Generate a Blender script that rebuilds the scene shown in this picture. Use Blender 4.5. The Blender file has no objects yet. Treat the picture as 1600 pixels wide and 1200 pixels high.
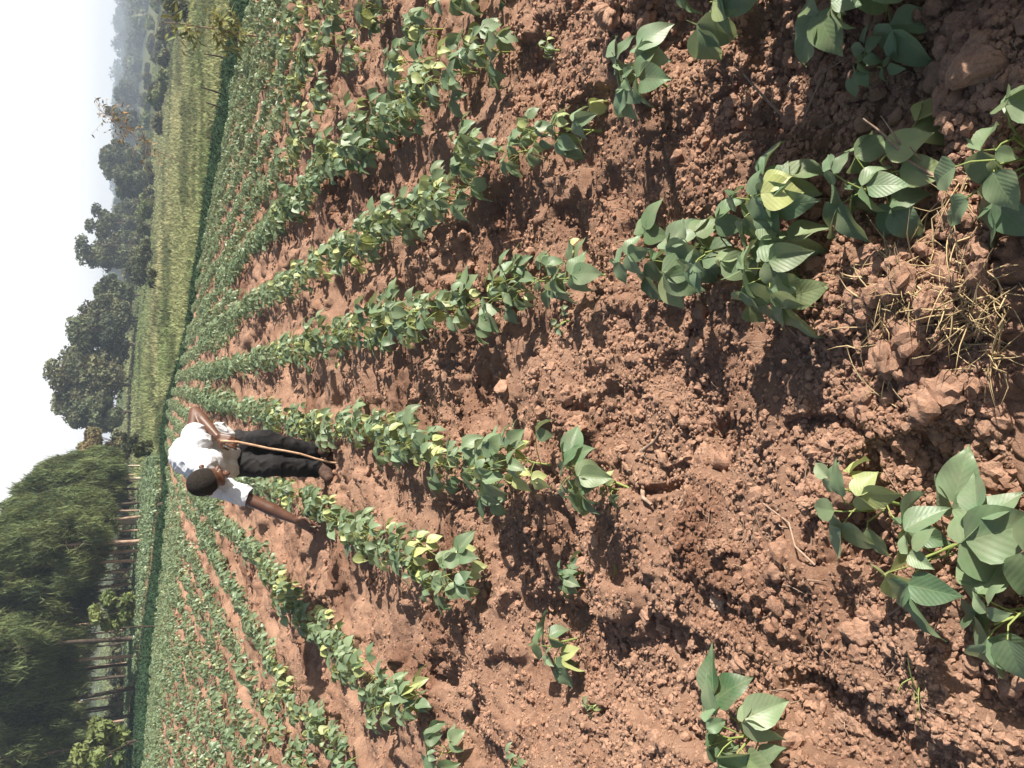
import bpy, bmesh, math, random
import numpy as np
from mathutils import Vector, Matrix
random.seed(7); rng = np.random.default_rng(7)
S = bpy.context.scene
COL = S.collection

# ------------------------------------------------------------------ camera, sky, sun, exposure
CAM_H, PITCH, FOC = 1.35, math.radians(22.6), 1430.0      # focal length in pixels of the 1600 px wide photograph
cp, sp = math.cos(PITCH), math.sin(PITCH)
cam_d = bpy.data.cameras.new('camera'); cam = bpy.data.objects.new('camera', cam_d); COL.objects.link(cam)
cam_d.sensor_width = 36; cam_d.lens = 36*FOC/1600; cam_d.clip_start = .05; cam_d.clip_end = 6000
# the photograph was taken with the phone turned on its side: the world's up is the picture's left
cam.matrix_world = Matrix(((0, 1, 0, 0), (-sp, 0, -cp, 0), (-cp, 0, sp, CAM_H), (0, 0, 0, 1)))
S.camera = cam
SUN_EL = math.radians(27.5); SX, SY = .955, -.297
w = bpy.data.worlds.new('World'); S.world = w; w.use_nodes = True
nt = w.node_tree; bg = nt.nodes['Background']
sky = nt.nodes.new('ShaderNodeTexSky'); sky.sky_type = 'NISHITA'; sky.sun_disc = False
sky.sun_elevation = SUN_EL; sky.sun_rotation = math.atan2(SX, SY); sky.air_density = 1.3; sky.dust_density = 2; sky.ozone_density = 1
veil = nt.nodes.new('ShaderNodeMixRGB')
tc = nt.nodes.new('ShaderNodeTexCoord'); sz = nt.nodes.new('ShaderNodeSeparateXYZ'); mr = nt.nodes.new('ShaderNodeMapRange')
nt.links.new(tc.outputs['Generated'], sz.inputs[0]); nt.links.new(sz.outputs[2], mr.inputs[0])
mr.inputs[1].default_value = .13; mr.inputs[2].default_value = .24; mr.inputs[3].default_value = .95; mr.inputs[4].default_value = .0
nt.links.new(mr.outputs[0], veil.inputs[0])
veil.inputs[2].default_value = (13.2, 13.0, 12.5, 1)         # white summer haze low in the sky
nt.links.new(sky.outputs[0], veil.inputs[1]); nt.links.new(veil.outputs[0], bg.inputs[0])
bg.inputs[1].default_value = .05
sd = bpy.data.lights.new('sun', 'SUN'); sd.energy = 5.0; sd.angle = math.radians(.55); sd.color = (1, .93, .83)
so = bpy.data.objects.new('sun', sd); COL.objects.link(so)
ce = math.cos(SUN_EL)
TOSUN = Vector((SX*ce, SY*ce, math.sin(SUN_EL))).normalized()
so.rotation_euler = TOSUN.to_track_quat('Z', 'Y').to_euler()
S.view_settings.view_transform = 'Standard'; S.view_settings.look = 'None'
S.view_settings.exposure = 1.05; S.view_settings.gamma = 1
S.cycles.max_bounces = 6; S.cycles.diffuse_bounces = 2; S.cycles.glossy_bounces = 2; S.cycles.transparent_max_bounces = 6
S.cycles.volume_bounces = 0; S.cycles.transmission_bounces = 2

# ------------------------------------------------------------------ helpers
def tag(o, label=None, cat=None, group=None, kind=None):
    if label: o['label'] = label
    if cat: o['category'] = cat
    if group: o['group'] = group
    if kind: o['kind'] = kind
    return o
def empty(name, loc=(0, 0, 0), rz=0):
    o = bpy.data.objects.new(name, None); COL.objects.link(o); o.location = loc; o.rotation_euler = (0, 0, rz)
    o.empty_display_size = .1; return o
def link(name, me, mat=None, parent=None):
    o = bpy.data.objects.new(name, me); COL.objects.link(o)
    if mat and not me.materials: me.materials.append(mat)
    if parent: o.parent = parent
    return o
def np_mesh(name, V, F, smooth=False, attrs=None, uv=None):
    """V (n,3); F (m,k) with k 3 or 4, or a list of such arrays"""
    V = np.asarray(V, dtype=np.float32)
    Fs = F if isinstance(F, list) else [F]
    me = bpy.data.meshes.new(name); me.vertices.add(len(V)); me.vertices.foreach_set('co', V.ravel())
    tot = np.concatenate([np.full(len(f), f.shape[1], dtype=np.int32) for f in Fs])
    idx = np.concatenate([f.ravel() for f in Fs]).astype(np.int32)
    me.loops.add(len(idx)); me.loops.foreach_set('vertex_index', idx)
    me.polygons.add(len(tot)); st = np.zeros(len(tot), dtype=np.int32); st[1:] = np.cumsum(tot)[:-1]
    me.polygons.foreach_set('loop_start', st); me.polygons.foreach_set('loop_total', tot)
    me.polygons.foreach_set('use_smooth', np.full(len(tot), smooth))
    if attrs:
        for k, a in attrs.items():
            at_ = me.attributes.new(k, 'FLOAT', 'POINT'); at_.data.foreach_set('value', np.asarray(a, dtype=np.float32).ravel())
    if uv is not None:
        l = me.uv_layers.new(name='UVMap'); l.data.foreach_set('uv', np.asarray(uv, dtype=np.float32)[idx].ravel())
    me.update(); me.validate(); return me
def hsh(ix, iy, seed):
    h = (ix.astype(np.int64)*374761393 + iy.astype(np.int64)*668265263 + seed*974634777) & 0xffffffff
    h = ((h ^ (h >> 13))*1274126177) & 0xffffffff
    return ((h ^ (h >> 16)) & 0xffff)/65535.0
def vnoise(x, y, seed=0):                                   # smooth value noise, -1..1
    ix = np.floor(x); iy = np.floor(y); fx = x-ix; fy = y-iy
    fx = fx*fx*fx*(fx*(fx*6-15)+10); fy = fy*fy*fy*(fy*(fy*6-15)+10)
    a = hsh(ix, iy, seed); b = hsh(ix+1, iy, seed); c = hsh(ix, iy+1, seed); d = hsh(ix+1, iy+1, seed)
    return 2*((a*(1-fx)+b*fx)*(1-fy)+(c*(1-fx)+d*fx)*fy)-1
def sstep(a, b, x):
    t = np.clip((x-a)/(b-a), 0, 1); return t*t*(3-2*t)
def tanE(v):                                                # photograph column -> slope of the sight line
    q = np.asarray(v, float)-800
    return (-FOC*sp-q*cp)/(FOC*cp-q*sp)
# ------------------------------------------------------------------ the lie of the land
YS = np.array([20, 40, 60, 100, 160, 260, 400, 600, 800, 1000, 1600.])
TS = np.array([-.42, -.20, 0, .20, .39])
VT = np.array([[243, 216, 202, 186, 165, 130, 112, 125, 145, 165, 175],
               [279, 236, 218, 204, 188, 165, 152, 160, 170, 175, 180],
               [315, 268, 243, 218, 196, 187, 184, 184, 184, 184, 184],
               [352, 305, 285, 262, 238, 220, 206, 200, 196, 186, 186],
               [388, 340, 312, 290, 268, 250, 236, 224, 208, 190, 190.]])
ET = tanE(VT)
def base_z(X, Y):
    X = np.asarray(X, float); Y = np.asarray(Y, float)
    near = -X*(.02+.09*sstep(3, 20, Y))
    Yc = np.maximum(Y, 18.); t = np.clip(X/Yc, -.42, .39)
    ly = np.log(np.clip(Yc, 20, 1599)); L = np.log(YS)
    j = np.clip(np.searchsorted(L, ly, side='right')-1, 0, len(YS)-2); fy = (ly-L[j])/(L[j+1]-L[j])
    i = np.clip(np.searchsorted(TS, t, side='right')-1, 0, 3); ft = (t-TS[i])/(TS[i+1]-TS[i])
    e = (ET[i, j]*(1-ft)+ET[i+1, j]*ft)*(1-fy)+(ET[i, j+1]*(1-ft)+ET[i+1, j+1]*ft)*fy
    far = CAM_H+Yc*e
    k = sstep(15, 23, Y)
    return near*(1-k)+far*k
def to_px(X, Y, Z):
    X = np.asarray(X, float); Y = np.asarray(Y, float); dz = np.asarray(Z, float)-CAM_H
    dep = Y*cp-dz*sp; dn = -Y*sp-dz*cp
    return 800+FOC*dn/dep, 600-FOC*X/dep
def ray(px, py):
    q = px-800
    return (600-py), FOC*cp-q*sp, -FOC*sp-q*cp
def at(px, py):                                             # the spot on the ground seen at a photograph pixel
    dx, dy, dz = ray(px, py)
    lo = .5
    Y = .5
    while Y < 1500:
        k = Y/dy
        if CAM_H+dz*k < float(base_z(dx*k, Y)): break
        lo = Y; Y *= 1.05
    hi = Y
    for _ in range(24):
        m = (lo+hi)/2; k = m/dy
        if CAM_H+dz*k < float(base_z(dx*k, m)): hi = m
        else: lo = m
    k = hi/dy
    return Vector((dx*k, hi, float(base_z(dx*k, hi))))
def P(px, py, Y):                                           # the point at distance Y seen at a pixel
    dx, dy, dz = ray(px, py); k = Y/dy
    return Vector((dx*k, Y, CAM_H+dz*k))
# field edges, read as picture columns against picture rows, turned into land by the distance they lie at
EY = np.array([-200, 0, 220, 320, 450, 560, 640, 700, 760, 900, 1050, 1200, 1400.])
EV = np.array([410, 400, 358, 336, 312, 290, 264, 262, 268, 257, 241, 229, 215.])
EW = np.array([372, 366, 336, 322, 304, 285, 258, 253, 257, 238, 216, 190, 175.])   # the far side of the ditch
def edge_pts():
    return [at(v, y) for y, v in zip(EY, EV)]
EP = edge_pts()
ET_ = np.array([p.x/p.y for p in EP])[::-1]; ED_ = np.array([p.y for p in EP])[::-1]
def edge_dist(t): return np.interp(t, ET_, ED_)             # how far the bean field reaches at a bearing
EP3 = [at(v, y) for y, v in zip(EY, EW)]
W3T = np.array([p.x/p.y for p in EP3])[::-1]; W3D = np.array([p.y for p in EP3])[::-1]
def ditch_far(t): return np.interp(t, W3T, W3D)
E2 = [at(v, y) for y, v in ((640, 262), (700, 246), (760, 222), (900, 202), (1050, 190), (1200, 172), (1400, 165))]
E2T = np.array([p.x/p.y for p in E2])[::-1]; E2D = np.array([p.y for p in E2])[::-1]
def edge2(t): return np.interp(t, E2T, E2D)                 # far side of the second bean plot, left only
def soilmask(X, Y):
    t = X/np.maximum(Y, .3); t = np.where(Y < 3, np.clip(t, -.4, .4), t)
    d = edge_dist(t)
    return 1-sstep(0, .03, (Y-d)/d)
def micro(X, Y):
    wx = X+.05*vnoise(X*5, Y*5, 91); wy = Y+.05*vnoise(X*5+40, Y*5, 92)
    lump = sstep(-.5, .5, vnoise(X*1.7, Y*1.7, 3))
    h = .042*vnoise(wx*2.2, wy*2.2, 1)+.034*vnoise(wx*5.2, wy*5.2, 2)+.012*vnoise(wx*13, wy*13, 12)
    h += .040*sstep(-.10, .10, vnoise(wx*2.9+.6*wy, wy*2.3, 61))+.030*sstep(-.12, .12, vnoise(wx*6.1, wy*4.7, 62))
    lump = lump*(.35+.65*sstep(-.35, .15, vnoise(X*.9, Y*.9, 63)))
    h += (.028*np.abs(vnoise(wx*11, wy*11, 4))+.026*np.abs(vnoise(wx*23, wy*23, 5)))*(.45+.75*lump)
    h += .015*np.abs(vnoise(wx*48, wy*48, 6))*(.5+lump)+.008*np.abs(vnoise(wx*105, wy*105, 7))
    h += .020*np.clip(vnoise(wx*8.3, wy*8.3, 8)-.25, 0, 1)
    return h-.06
def ground_z(X, Y):
    return base_z(X, Y)+micro(X, Y)*soilmask(X, Y)

# ------------------------------------------------------------------ materials
def new_mat(name, rough=.8, spec=.3):
    m = bpy.data.materials.new(name); m.use_nodes = True
    b = m.node_tree.nodes['Principled BSDF']; b.inputs['Roughness'].default_value = rough
    b.inputs['Specular IOR Level'].default_value = spec
    return m, m.node_tree, b
def N(nt, t, **kw):
    n = nt.nodes.new(t)
    for k, v in kw.items(): setattr(n, k, v)
    return n
def mix(nt, f, a, b, mode='MIX'):
    n = N(nt, 'ShaderNodeMixRGB', blend_type=mode)
    for i, v in enumerate((f, a, b)):
        if isinstance(v, (int, float)): n.inputs[i].default_value = v
        elif isinstance(v, tuple): n.inputs[i].default_value = (*v, 1)
        else: nt.links.new(v, n.inputs[i])
    return n.outputs[0]
def ramp(nt, src, stops):
    n = N(nt, 'ShaderNodeValToRGB'); e = n.color_ramp.elements
    while len(e) < len(stops): e.new(.5)
    for k, (p, c) in enumerate(stops):
        e[k].position = p; e[k].color = (*c, 1) if isinstance(c, tuple) else (c, c, c, 1)
    nt.links.new(src, n.inputs[0]); return n.outputs[0]
def noise(nt, scale, detail=6, rough=.6, coord=None, dist=0):
    n = N(nt, 'ShaderNodeTexNoise'); n.inputs['Scale'].default_value = scale; n.inputs['Detail'].default_value = detail
    n.inputs['Roughness'].default_value = rough; n.inputs['Distortion'].default_value = dist
    if coord is None:
        g = N(nt, 'ShaderNodeNewGeometry'); coord = g.outputs['Position']
    nt.links.new(coord, n.inputs['Vector']); return n.outputs[0]
def attr(nt, name):
    n = N(nt, 'ShaderNodeAttribute', attribute_name=name); return n.outputs['Fac']
def bump(nt, b, src, strength, dist):
    n = N(nt, 'ShaderNodeBump'); n.inputs['Strength'].default_value = strength; n.inputs['Distance'].default_value = dist
    nt.links.new(src, n.inputs['Height']); nt.links.new(n.outputs[0], b.inputs['Normal']); return n
def soil_col(nt):
    c = ramp(nt, noise(nt, 3.1, 5, .6), [(.3, (.345, .188, .120)), (.52, (.430, .262, .182)), (.72, (.52, .33, .225))])
    c2 = ramp(nt, noise(nt, 38, 5, .7), [(.3, (.26, .135, .086)), (.55, (.430, .262, .182)), (.75, (.58, .38, .27))])
    c = mix(nt, .55, c, c2)
    c = mix(nt, 1, c, ramp(nt, noise(nt, 1.15, 4, .55), [(.34, (.62, .55, .52)), (.46, (1, 1, 1))]), 'MULTIPLY')   # damp patches
    g = ramp(nt, noise(nt, 260, 3, .7), [(.35, .72), (.6, 1.08)])
    return mix(nt, .7, c, g, 'MULTIPLY')
M = {}
m, t_, b = new_mat('soil_earth', .95, .12)
sc = soil_col(t_)
gcol = ramp(t_, noise(t_, .35, 6, .65), [(.3, (.075, .088, .032)), (.5, (.125, .135, .05)), (.7, (.20, .185, .075))])
gcol = mix(t_, .5, gcol, ramp(t_, noise(t_, 5, 4, .7), [(.3, (.05, .07, .025)), (.7, (.17, .17, .065))]))
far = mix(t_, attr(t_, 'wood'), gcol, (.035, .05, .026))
t_.links.new(mix(t_, attr(t_, 'soil'), far, sc), b.inputs['Base Color'])
bh = mix(t_, .5, noise(t_, 70, 6, .75), noise(t_, 330, 4, .8))
bump(t_, b, bh, 1, .018); M['ground'] = m
m, t_, b = new_mat('soil_clod', .95, .12); t_.links.new(mix(t_, attr(t_, 'pale'), soil_col(t_), (.56, .40, .30)), b.inputs['Base Color'])
bump(t_, b, mix(t_, .5, noise(t_, 90, 6, .75), noise(t_, 400, 3, .8)), .9, .008); M['clod'] = m
def plain(name, c1, c2, scale, rough=.85, spec=.2, bumpd=0):
    m, t_, b = new_mat(name, rough, spec)
    nn = noise(t_, scale, 5, .65); t_.links.new(ramp(t_, nn, [(.35, c1), (.65, c2)]), b.inputs['Base Color'])
    if bumpd: bump(t_, b, noise(t_, scale*3, 5, .7), .7, bumpd)
    return m
def leaf_mat(name, dark, light, yellow, trans=.3, rough=.42, spec=.45, vein=True):
    m, t_, b = new_mat(name, rough, spec)
    c = mix(t_, attr(t_, 'rnd'), dark, light)
    c = mix(t_, attr(t_, 'tint'), c, yellow)
    if vein:
        uv = N(t_, 'ShaderNodeUVMap'); sep = N(t_, 'ShaderNodeSeparateXYZ'); t_.links.new(uv.outputs[0], sep.inputs[0])
        def mth(op, a, b_=None):
            n = N(t_, 'ShaderNodeMath', operation=op)
            for i, v in enumerate((a, b_)):
                if v is None: continue
                if isinstance(v, (int, float)): n.inputs[i].default_value = v
                else: t_.links.new(v, n.inputs[i])
            return n.outputs[0]
        ax = mth('ABSOLUTE', mth('SUBTRACT', sep.outputs[0], .5))
        k = mth('SUBTRACT', mth('MULTIPLY', sep.outputs[1], 8.0), mth('MULTIPLY', ax, 7.0))
        fr = mth('ABSOLUTE', mth('SUBTRACT', mth('FRACT', k), .5))         # 0 on a side vein
        lat = mth('SUBTRACT', 1, mth('MINIMUM', mth('MULTIPLY', fr, 9), 1))
        mid = mth('SUBTRACT', 1, mth('MINIMUM', mth('MULTIPLY', ax, 34), 1))
        vn = mth('MAXIMUM', mth('MULTIPLY', lat, .6), mid)
        c = mix(t_, mth('MULTIPLY', vn, .26), c, mix(t_, .55, yellow, light))
        hgt = mix(t_, .35, mth('SUBTRACT', fr, mth('MULTIPLY', mid, .6)), noise(t_, 60, 4, .7))
        bump(t_, b, hgt, .18, .004)
    c = mix(t_, .5, c, ramp(t_, noise(t_, 30, 4, .7), [(.3, .72), (.7, 1.15)]), 'MULTIPLY')
    if vein:                                                 # dust, bites and browned spots
        c = mix(t_, ramp(t_, noise(t_, 95, 3, .6), [(.70, 0.0), (.74, .75)]), c, (.16, .12, .06))
        c = mix(t_, ramp(t_, noise(t_, 14, 5, .7), [(.42, 0.0), (.75, .45)]), c, (.30, .27, .19))
    t_.links.new(c, b.inputs['Base Color'])
    if trans:
        tr = N(t_, 'ShaderNodeBsdfTranslucent'); t_.links.new(mix(t_, .5, c, yellow), tr.inputs[0])
        ms = N(t_, 'ShaderNodeMixShader'); ms.inputs[0].default_value = trans
        out = t_.nodes['Material Output']
        t_.links.new(b.outputs[0], ms.inputs[1]); t_.links.new(tr.outputs[0], ms.inputs[2]); t_.links.new(ms.outputs[0], out.inputs[0])
    return m
M['bean'] = leaf_mat('bean_leaf', (.055, .122, .055), (.190, .285, .165), (.46, .50, .19), .25, .46, .45)
M['bean_far'] = leaf_mat('bean_leaf_far', (.070, .130, .066), (.20, .285, .165), (.46, .47, .22), vein=False)
M['stalk'] = plain('green_stalk', (.16, .22, .06), (.30, .34, .11), 20, .6)
M['straw'] = plain('dry_straw', (.34, .24, .13), (.62, .48, .27), 30, .8)
M['twig'] = plain('grey_twig', (.22, .15, .11), (.40, .29, .21), 40, .85)
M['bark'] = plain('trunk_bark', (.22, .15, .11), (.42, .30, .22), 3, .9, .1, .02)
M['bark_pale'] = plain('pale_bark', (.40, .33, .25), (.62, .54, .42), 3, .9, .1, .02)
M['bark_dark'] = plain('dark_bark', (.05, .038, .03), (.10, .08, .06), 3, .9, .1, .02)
M['pine'] = leaf_mat('pine_foliage', (.030, .055, .024), (.18, .235, .095), (.32, .30, .10), .30, .7, .2, False)
M['tree'] = leaf_mat('tree_foliage', (.026, .042, .022), (.125, .15, .070), (.30, .20, .07), .15, .6, .25, False)
M['tree2'] = leaf_mat('olive_foliage', (.040, .055, .026), (.15, .165, .078), (.36, .20, .07), .15, .6, .25, False)
M['bush'] = leaf_mat('bush_foliage', (.05, .085, .028), (.17, .22, .075), (.42, .36, .12), .2, .6, .25, False)
M['grass'] = leaf_mat('meadow_grass', (.060, .095, .038), (.25, .32, .13), (.54, .48, .27), .3, .75, .15, False)
M['grass_shade'] = leaf_mat('ditch_shade_grass', (.022, .050, .028), (.05, .09, .045), (.14, .15, .07), .1, .8, .1, False)  # greens darkened to stand for shade in the ditch

# ------------------------------------------------------------------ the ground: one sheet round the camera, finest where it is near
th = np.concatenate([np.linspace(-math.pi, -1.15, 50)[:-1], np.arange(-1.15, -.58, .006), np.arange(-.58, .58, .0026), np.arange(.58, 1.15, .006), np.linspace(1.15, math.pi, 50)])
r = [.35]
while r[-1] < 1: r.append(r[-1]*1.02)
while r[-1] < 12: r.append(r[-1]*1.0026)
while r[-1] < 50: r.append(r[-1]*1.005)
while r[-1] < 1300: r.append(r[-1]*1.02)
r = np.array(r)
R_, T_ = np.meshgrid(r, th, indexing='ij')
X = R_*np.sin(T_); Y = R_*np.cos(T_)
Z = ground_z(X, Y)
Zb = Z.copy(); nr, ntn = X.shape
V = np.stack([X, Y, Z], -1).reshape(-1, 3)
i, j = np.meshgrid(np.arange(nr-1), np.arange(ntn-1), indexing='ij')
a = (i*ntn+j).ravel()
F = np.stack([a, a+1, a+ntn+1, a+ntn], -1)[:, ::-1]
c0 = len(V); V = np.vstack([V, [[0, 0, float(base_z(0, 0))]]])
jj = np.arange(ntn-1); F3 = np.stack([np.full(ntn-1, c0), jj+1, jj], -1)[:, ::-1]
sm = np.append(soilmask(X, Y).ravel(), 1); tt = X/np.maximum(Y, 1)
rest = (tt < -.09) & (Y > ditch_far(tt)) & (Y < edge2(tt))              # the second bean plot is tilled too
sm = np.maximum(sm, np.append(rest.ravel()*.45, 0))
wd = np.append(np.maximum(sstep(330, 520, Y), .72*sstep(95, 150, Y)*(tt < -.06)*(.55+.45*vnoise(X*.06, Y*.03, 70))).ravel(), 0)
gm = np_mesh('ground', V, [F, F3], True, {'soil': sm, 'wood': wd})
tag(link('ground', gm, M['ground']), kind='structure')

# ------------------------------------------------------------------ clods of earth
def ico(sub):
    bm = bmesh.new(); bmesh.ops.create_icosphere(bm, subdivisions=sub, radius=1)
    v = np.array([q.co[:] for q in bm.verts]); f = np.array([[q.index for q in p.verts] for p in bm.faces]); bm.free()
    return v, f
def rand_rot(n, g):
    q = g.normal(size=(n, 4)); q /= np.linalg.norm(q, axis=1)[:, None]
    w_, x, y, z = q.T
    return np.stack([np.stack([1-2*(y*y+z*z), 2*(x*y-z*w_), 2*(x*z+y*w_)], -1),
                     np.stack([2*(x*y+z*w_), 1-2*(x*x+z*z), 2*(y*z-x*w_)], -1),
                     np.stack([2*(x*z-y*w_), 2*(y*z+x*w_), 1-2*(x*x+y*y)], -1)], 1)
def clods(pos, rad, sub, g, rough=.2):
    bv, bf = ico(sub); n = len(pos)
    sc_ = g.uniform(.65, 1.15, size=(n, 1, 3))
    ph = g.uniform(0, 6.28, size=(n, 3, 1)); k = g.normal(size=(n, 3, 3))*np.array([2.2, 4.5, 8.])[None, :, None]
    d = np.einsum('vj,nkj->nkv', bv, k)+ph
    amp = np.array([1, .8, .55])[None, :, None]*rough
    rr = 1+(np.sin(d)*amp).sum(1)
    v = bv[None]*rr[..., None]*sc_*rad[:, None, None]
    v = np.einsum('nij,nvj->nvi', rand_rot(n, g), v)
    v[..., 2] *= .8
    v += pos[:, None, :]
    f = bf[None]+(np.arange(n)*len(bv))[:, None, None]
    return v.reshape(-1, 3), f.reshape(-1, 3)
def scatter(n, r0, r1, power, g, amax=.56):
    u = g.random(n)
    if power == 0: rr = r0*(r1/r0)**u
    else: rr = (r0**power+(r1**power-r0**power)*u)**(1/power)
    a = g.uniform(-amax, amax, n)
    return rr*np.sin(a), rr*np.cos(a)
g = np.random.default_rng(3)
Vs, Fs, off = [], [], 0
for n, r0, r1, pw, lo, hi, sub, rough in ((650, 1.1, 16, .2, .018, .040, 3, .17), (11000, 1.1, 16, 0, .008, .019, 2, .19), (150000, 1.1, 10, 0, .003, .0095, 1, .2)):
    x, y = scatter(n, r0, r1, pw, g)
    keep = (vnoise(x*1.7, y*1.7, 3)+.6*vnoise(x*6, y*6, 44)+g.uniform(-.6, .6, n)) > -.15
    if sub == 1: keep |= g.random(n) < .28
    keep &= soilmask(x, y) > .9
    x, y = x[keep], y[keep]
    rad = lo*(hi/lo)**(g.random(len(x))**1.8)
    if sub == 3: pass
    z = ground_z(x, y)+rad*.25
    v, f = clods(np.stack([x, y, z], -1), rad, sub, g, rough)
    Vs.append(v); Fs.append(f+off); off += len(v)
me = np_mesh('soil_clods', np.vstack(Vs), np.vstack(Fs), False, {'pale': np.zeros(off)})
tag(link('soil_clods', me, M['clod']), 'loose reddish brown clods and crumbs of tilled earth all over the bean field', 'soil clods', kind='stuff')

# ------------------------------------------------------------------ bean plants
def leaflet(L, W, res, fold, bend, g, twist=0):
    nl, nw = res
    s = np.linspace(0, 1, nl+1); q = np.linspace(-1, 1, 2*nw+1)
    prof = (np.sin(np.pi*np.clip(s, 0, 1)**.62))**.8*(1-.42*s**3)
    prof = np.where(s > .72, prof*(1-.35*((s-.72)/.28)), prof); prof[-1] = 0.0; prof[0] = .12
    ang = bend*s**1.3; ds = L/nl
    cy = np.concatenate([[0], np.cumsum(np.cos(ang[1:]))*ds]); cz = np.concatenate([[0], -np.cumsum(np.sin(ang[1:]))*ds])
    Q, S_ = np.meshgrid(q, s); w_ = prof[:, None]*W*.5
    x = Q*w_*math.cos(fold); up = np.abs(Q)*w_*math.sin(fold)
    rip = .035*L*np.sin(S_*11+g.uniform(0, 6))*np.abs(Q)**1.5*g.uniform(.3, 1.2)
    tw = twist*S_
    z0 = up+rip
    xx = x*np.cos(tw)-z0*np.sin(tw); z1 = x*np.sin(tw)+z0*np.cos(tw)
    y = cy[:, None]+z1*np.sin(ang)[:, None]; z = cz[:, None]+z1*np.cos(ang)[:, None]
    V = np.stack([xx, y, z], -1).reshape(-1, 3)
    n1 = 2*nw+1; i, j = np.meshgrid(np.arange(nl), np.arange(2*nw), indexing='ij'); a = (i*n1+j).ravel()
    F = np.stack([a, a+1, a+n1+1, a+n1], -1)
    uv = np.stack([Q*.5*np.maximum(prof[:, None], .05)+.5, S_], -1).reshape(-1, 2)
    return V, F, uv
def frame(d, up=(0, 0, 1), roll=0):                        # columns: side, along, normal
    d = np.array(d, float); d /= np.linalg.norm(d); up = np.array(up, float)
    s = np.cross(d, up); s /= max(np.linalg.norm(s), 1e-6); n = np.cross(s, d)
    c, q = math.cos(roll), math.sin(roll)
    return np.stack([s*c+n*q, d, n*c-s*q], 1)
def tube_np(pts, rads, k=5):
    V, F = [], []
    pts = np.array(pts, float)
    for i, p in enumerate(pts):
        d = pts[min(i+1, len(pts)-1)]-pts[max(i-1, 0)]; fr = frame(d, (.3, .2, 1) if abs(d[2]) < .95*np.linalg.norm(d) else (1, .1, 0))
        for j in range(k):
            a = 2*math.pi*j/k; V.append(p+(fr[:, 0]*math.cos(a)+fr[:, 2]*math.sin(a))*rads[i])
        if i:
            for j in range(k):
                b0 = (i-1)*k; F.append([b0+j, b0+(j+1) % k, b0+k+(j+1) % k, b0+k+j])
    return np.array(V), np.array(F)
class Acc:
    def __init__(s): s.V, s.F, s.u, s.r, s.t, s.n = [], [], [], [], [], 0
    def add(s, V, F, uv=None, rnd=0, tint=0):
        s.V.append(V); s.F.append(F+s.n); s.n += len(V)
        s.u.append(uv if uv is not None else np.zeros((len(V), 2)))
        s.r.append(np.full(len(V), rnd)); s.t.append(np.full(len(V), tint))
    def mesh(s, name, smooth=True):
        Fq = [f for f in s.F if f.shape[1] == 4]; Ft = [f for f in s.F if f.shape[1] == 3]
        fs = ([np.vstack(Fq)] if Fq else [])+([np.vstack(Ft)] if Ft else [])
        return np_mesh(name, np.vstack(s.V), fs, smooth, {'rnd': np.concatenate(s.r), 'tint': np.concatenate(s.t)}, np.vstack(s.u))
def bean(seed, h=.24, n=9, L=.09, res=(6, 3), yel=.12, spread=.11, stems=True, lean=(0, 0)):
    g = np.random.default_rng(seed); fol, st = Acc(), Acc(); yl = fol
    top = np.array([g.normal(0, .03)+lean[0], g.normal(0, .03)+lean[1], h*.72])
    ctl = [np.zeros(3)-np.array([0, 0, .03]), top*.5+np.array([g.normal(0, .01), g.normal(0, .01), 0]), top]
    if stems: st.add(*tube_np(ctl, [.0045, .0035, .0022]))
    a0 = g.uniform(0, 6.28)
    for k in range(n):
        f = (k+.5)/n; f2 = .25+.75*f; base = top*f2
        az = a0+k*2.4+g.normal(0, .35); el = math.radians(g.uniform(15, 50)+25*f)
        pl = spread*(1.15-.55*f)*g.uniform(.75, 1.25)
        d = np.array([math.cos(az)*math.cos(el), math.sin(az)*math.cos(el), math.sin(el)])
        tip = base+d*pl
        if stems: st.add(*tube_np([base, (base+tip)/2+np.array([0, 0, .008]), tip], [.002, .0016, .0013], 4))
        old = f < .35; ye = g.random() < yel*(2.2 if old else .5)
        tint = g.uniform(.55, 1.) if ye else max(0, g.normal(.06, .07)); rn = float(np.clip(g.normal(.42+.25*f, .22), 0, 1))
        ll = L*(1.1-.45*abs(f-.45)*2*.5)*g.uniform(.8, 1.15)*(.62 if f > .88 else 1)
        dh = np.array([math.cos(az), math.sin(az), 0]); sd_ = np.array([-dh[1], dh[0], 0])
        pitch = g.uniform(-.15, .95) if not ye else g.uniform(.5, 1.2)
        tgt = yl if (ye and yl is not None) else fol
        for w_, (ca, scl) in enumerate(((0, 1), (1.25, .9), (-1.25, .9))):
            dd = dh*math.cos(ca)+sd_*math.sin(ca); pt = pitch*g.uniform(.7, 1.3)
            dr = dd*math.cos(pt)-np.array([0, 0, math.sin(pt)])
            Rf = frame(dr, roll=g.normal(0, .35))
            V_, F_, uv = leaflet(ll*scl, ll*scl*g.uniform(.62, .78), res, g.uniform(.05, .5), g.uniform(.1, 1.1), g, g.normal(0, .3))
            o = tip+dh*.012 if w_ == 0 else tip
            tgt.add(V_@Rf.T+o, F_, uv, float(np.clip(rn+g.normal(0, .08), 0, 1)), tint)
    return fol, st, yl
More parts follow.
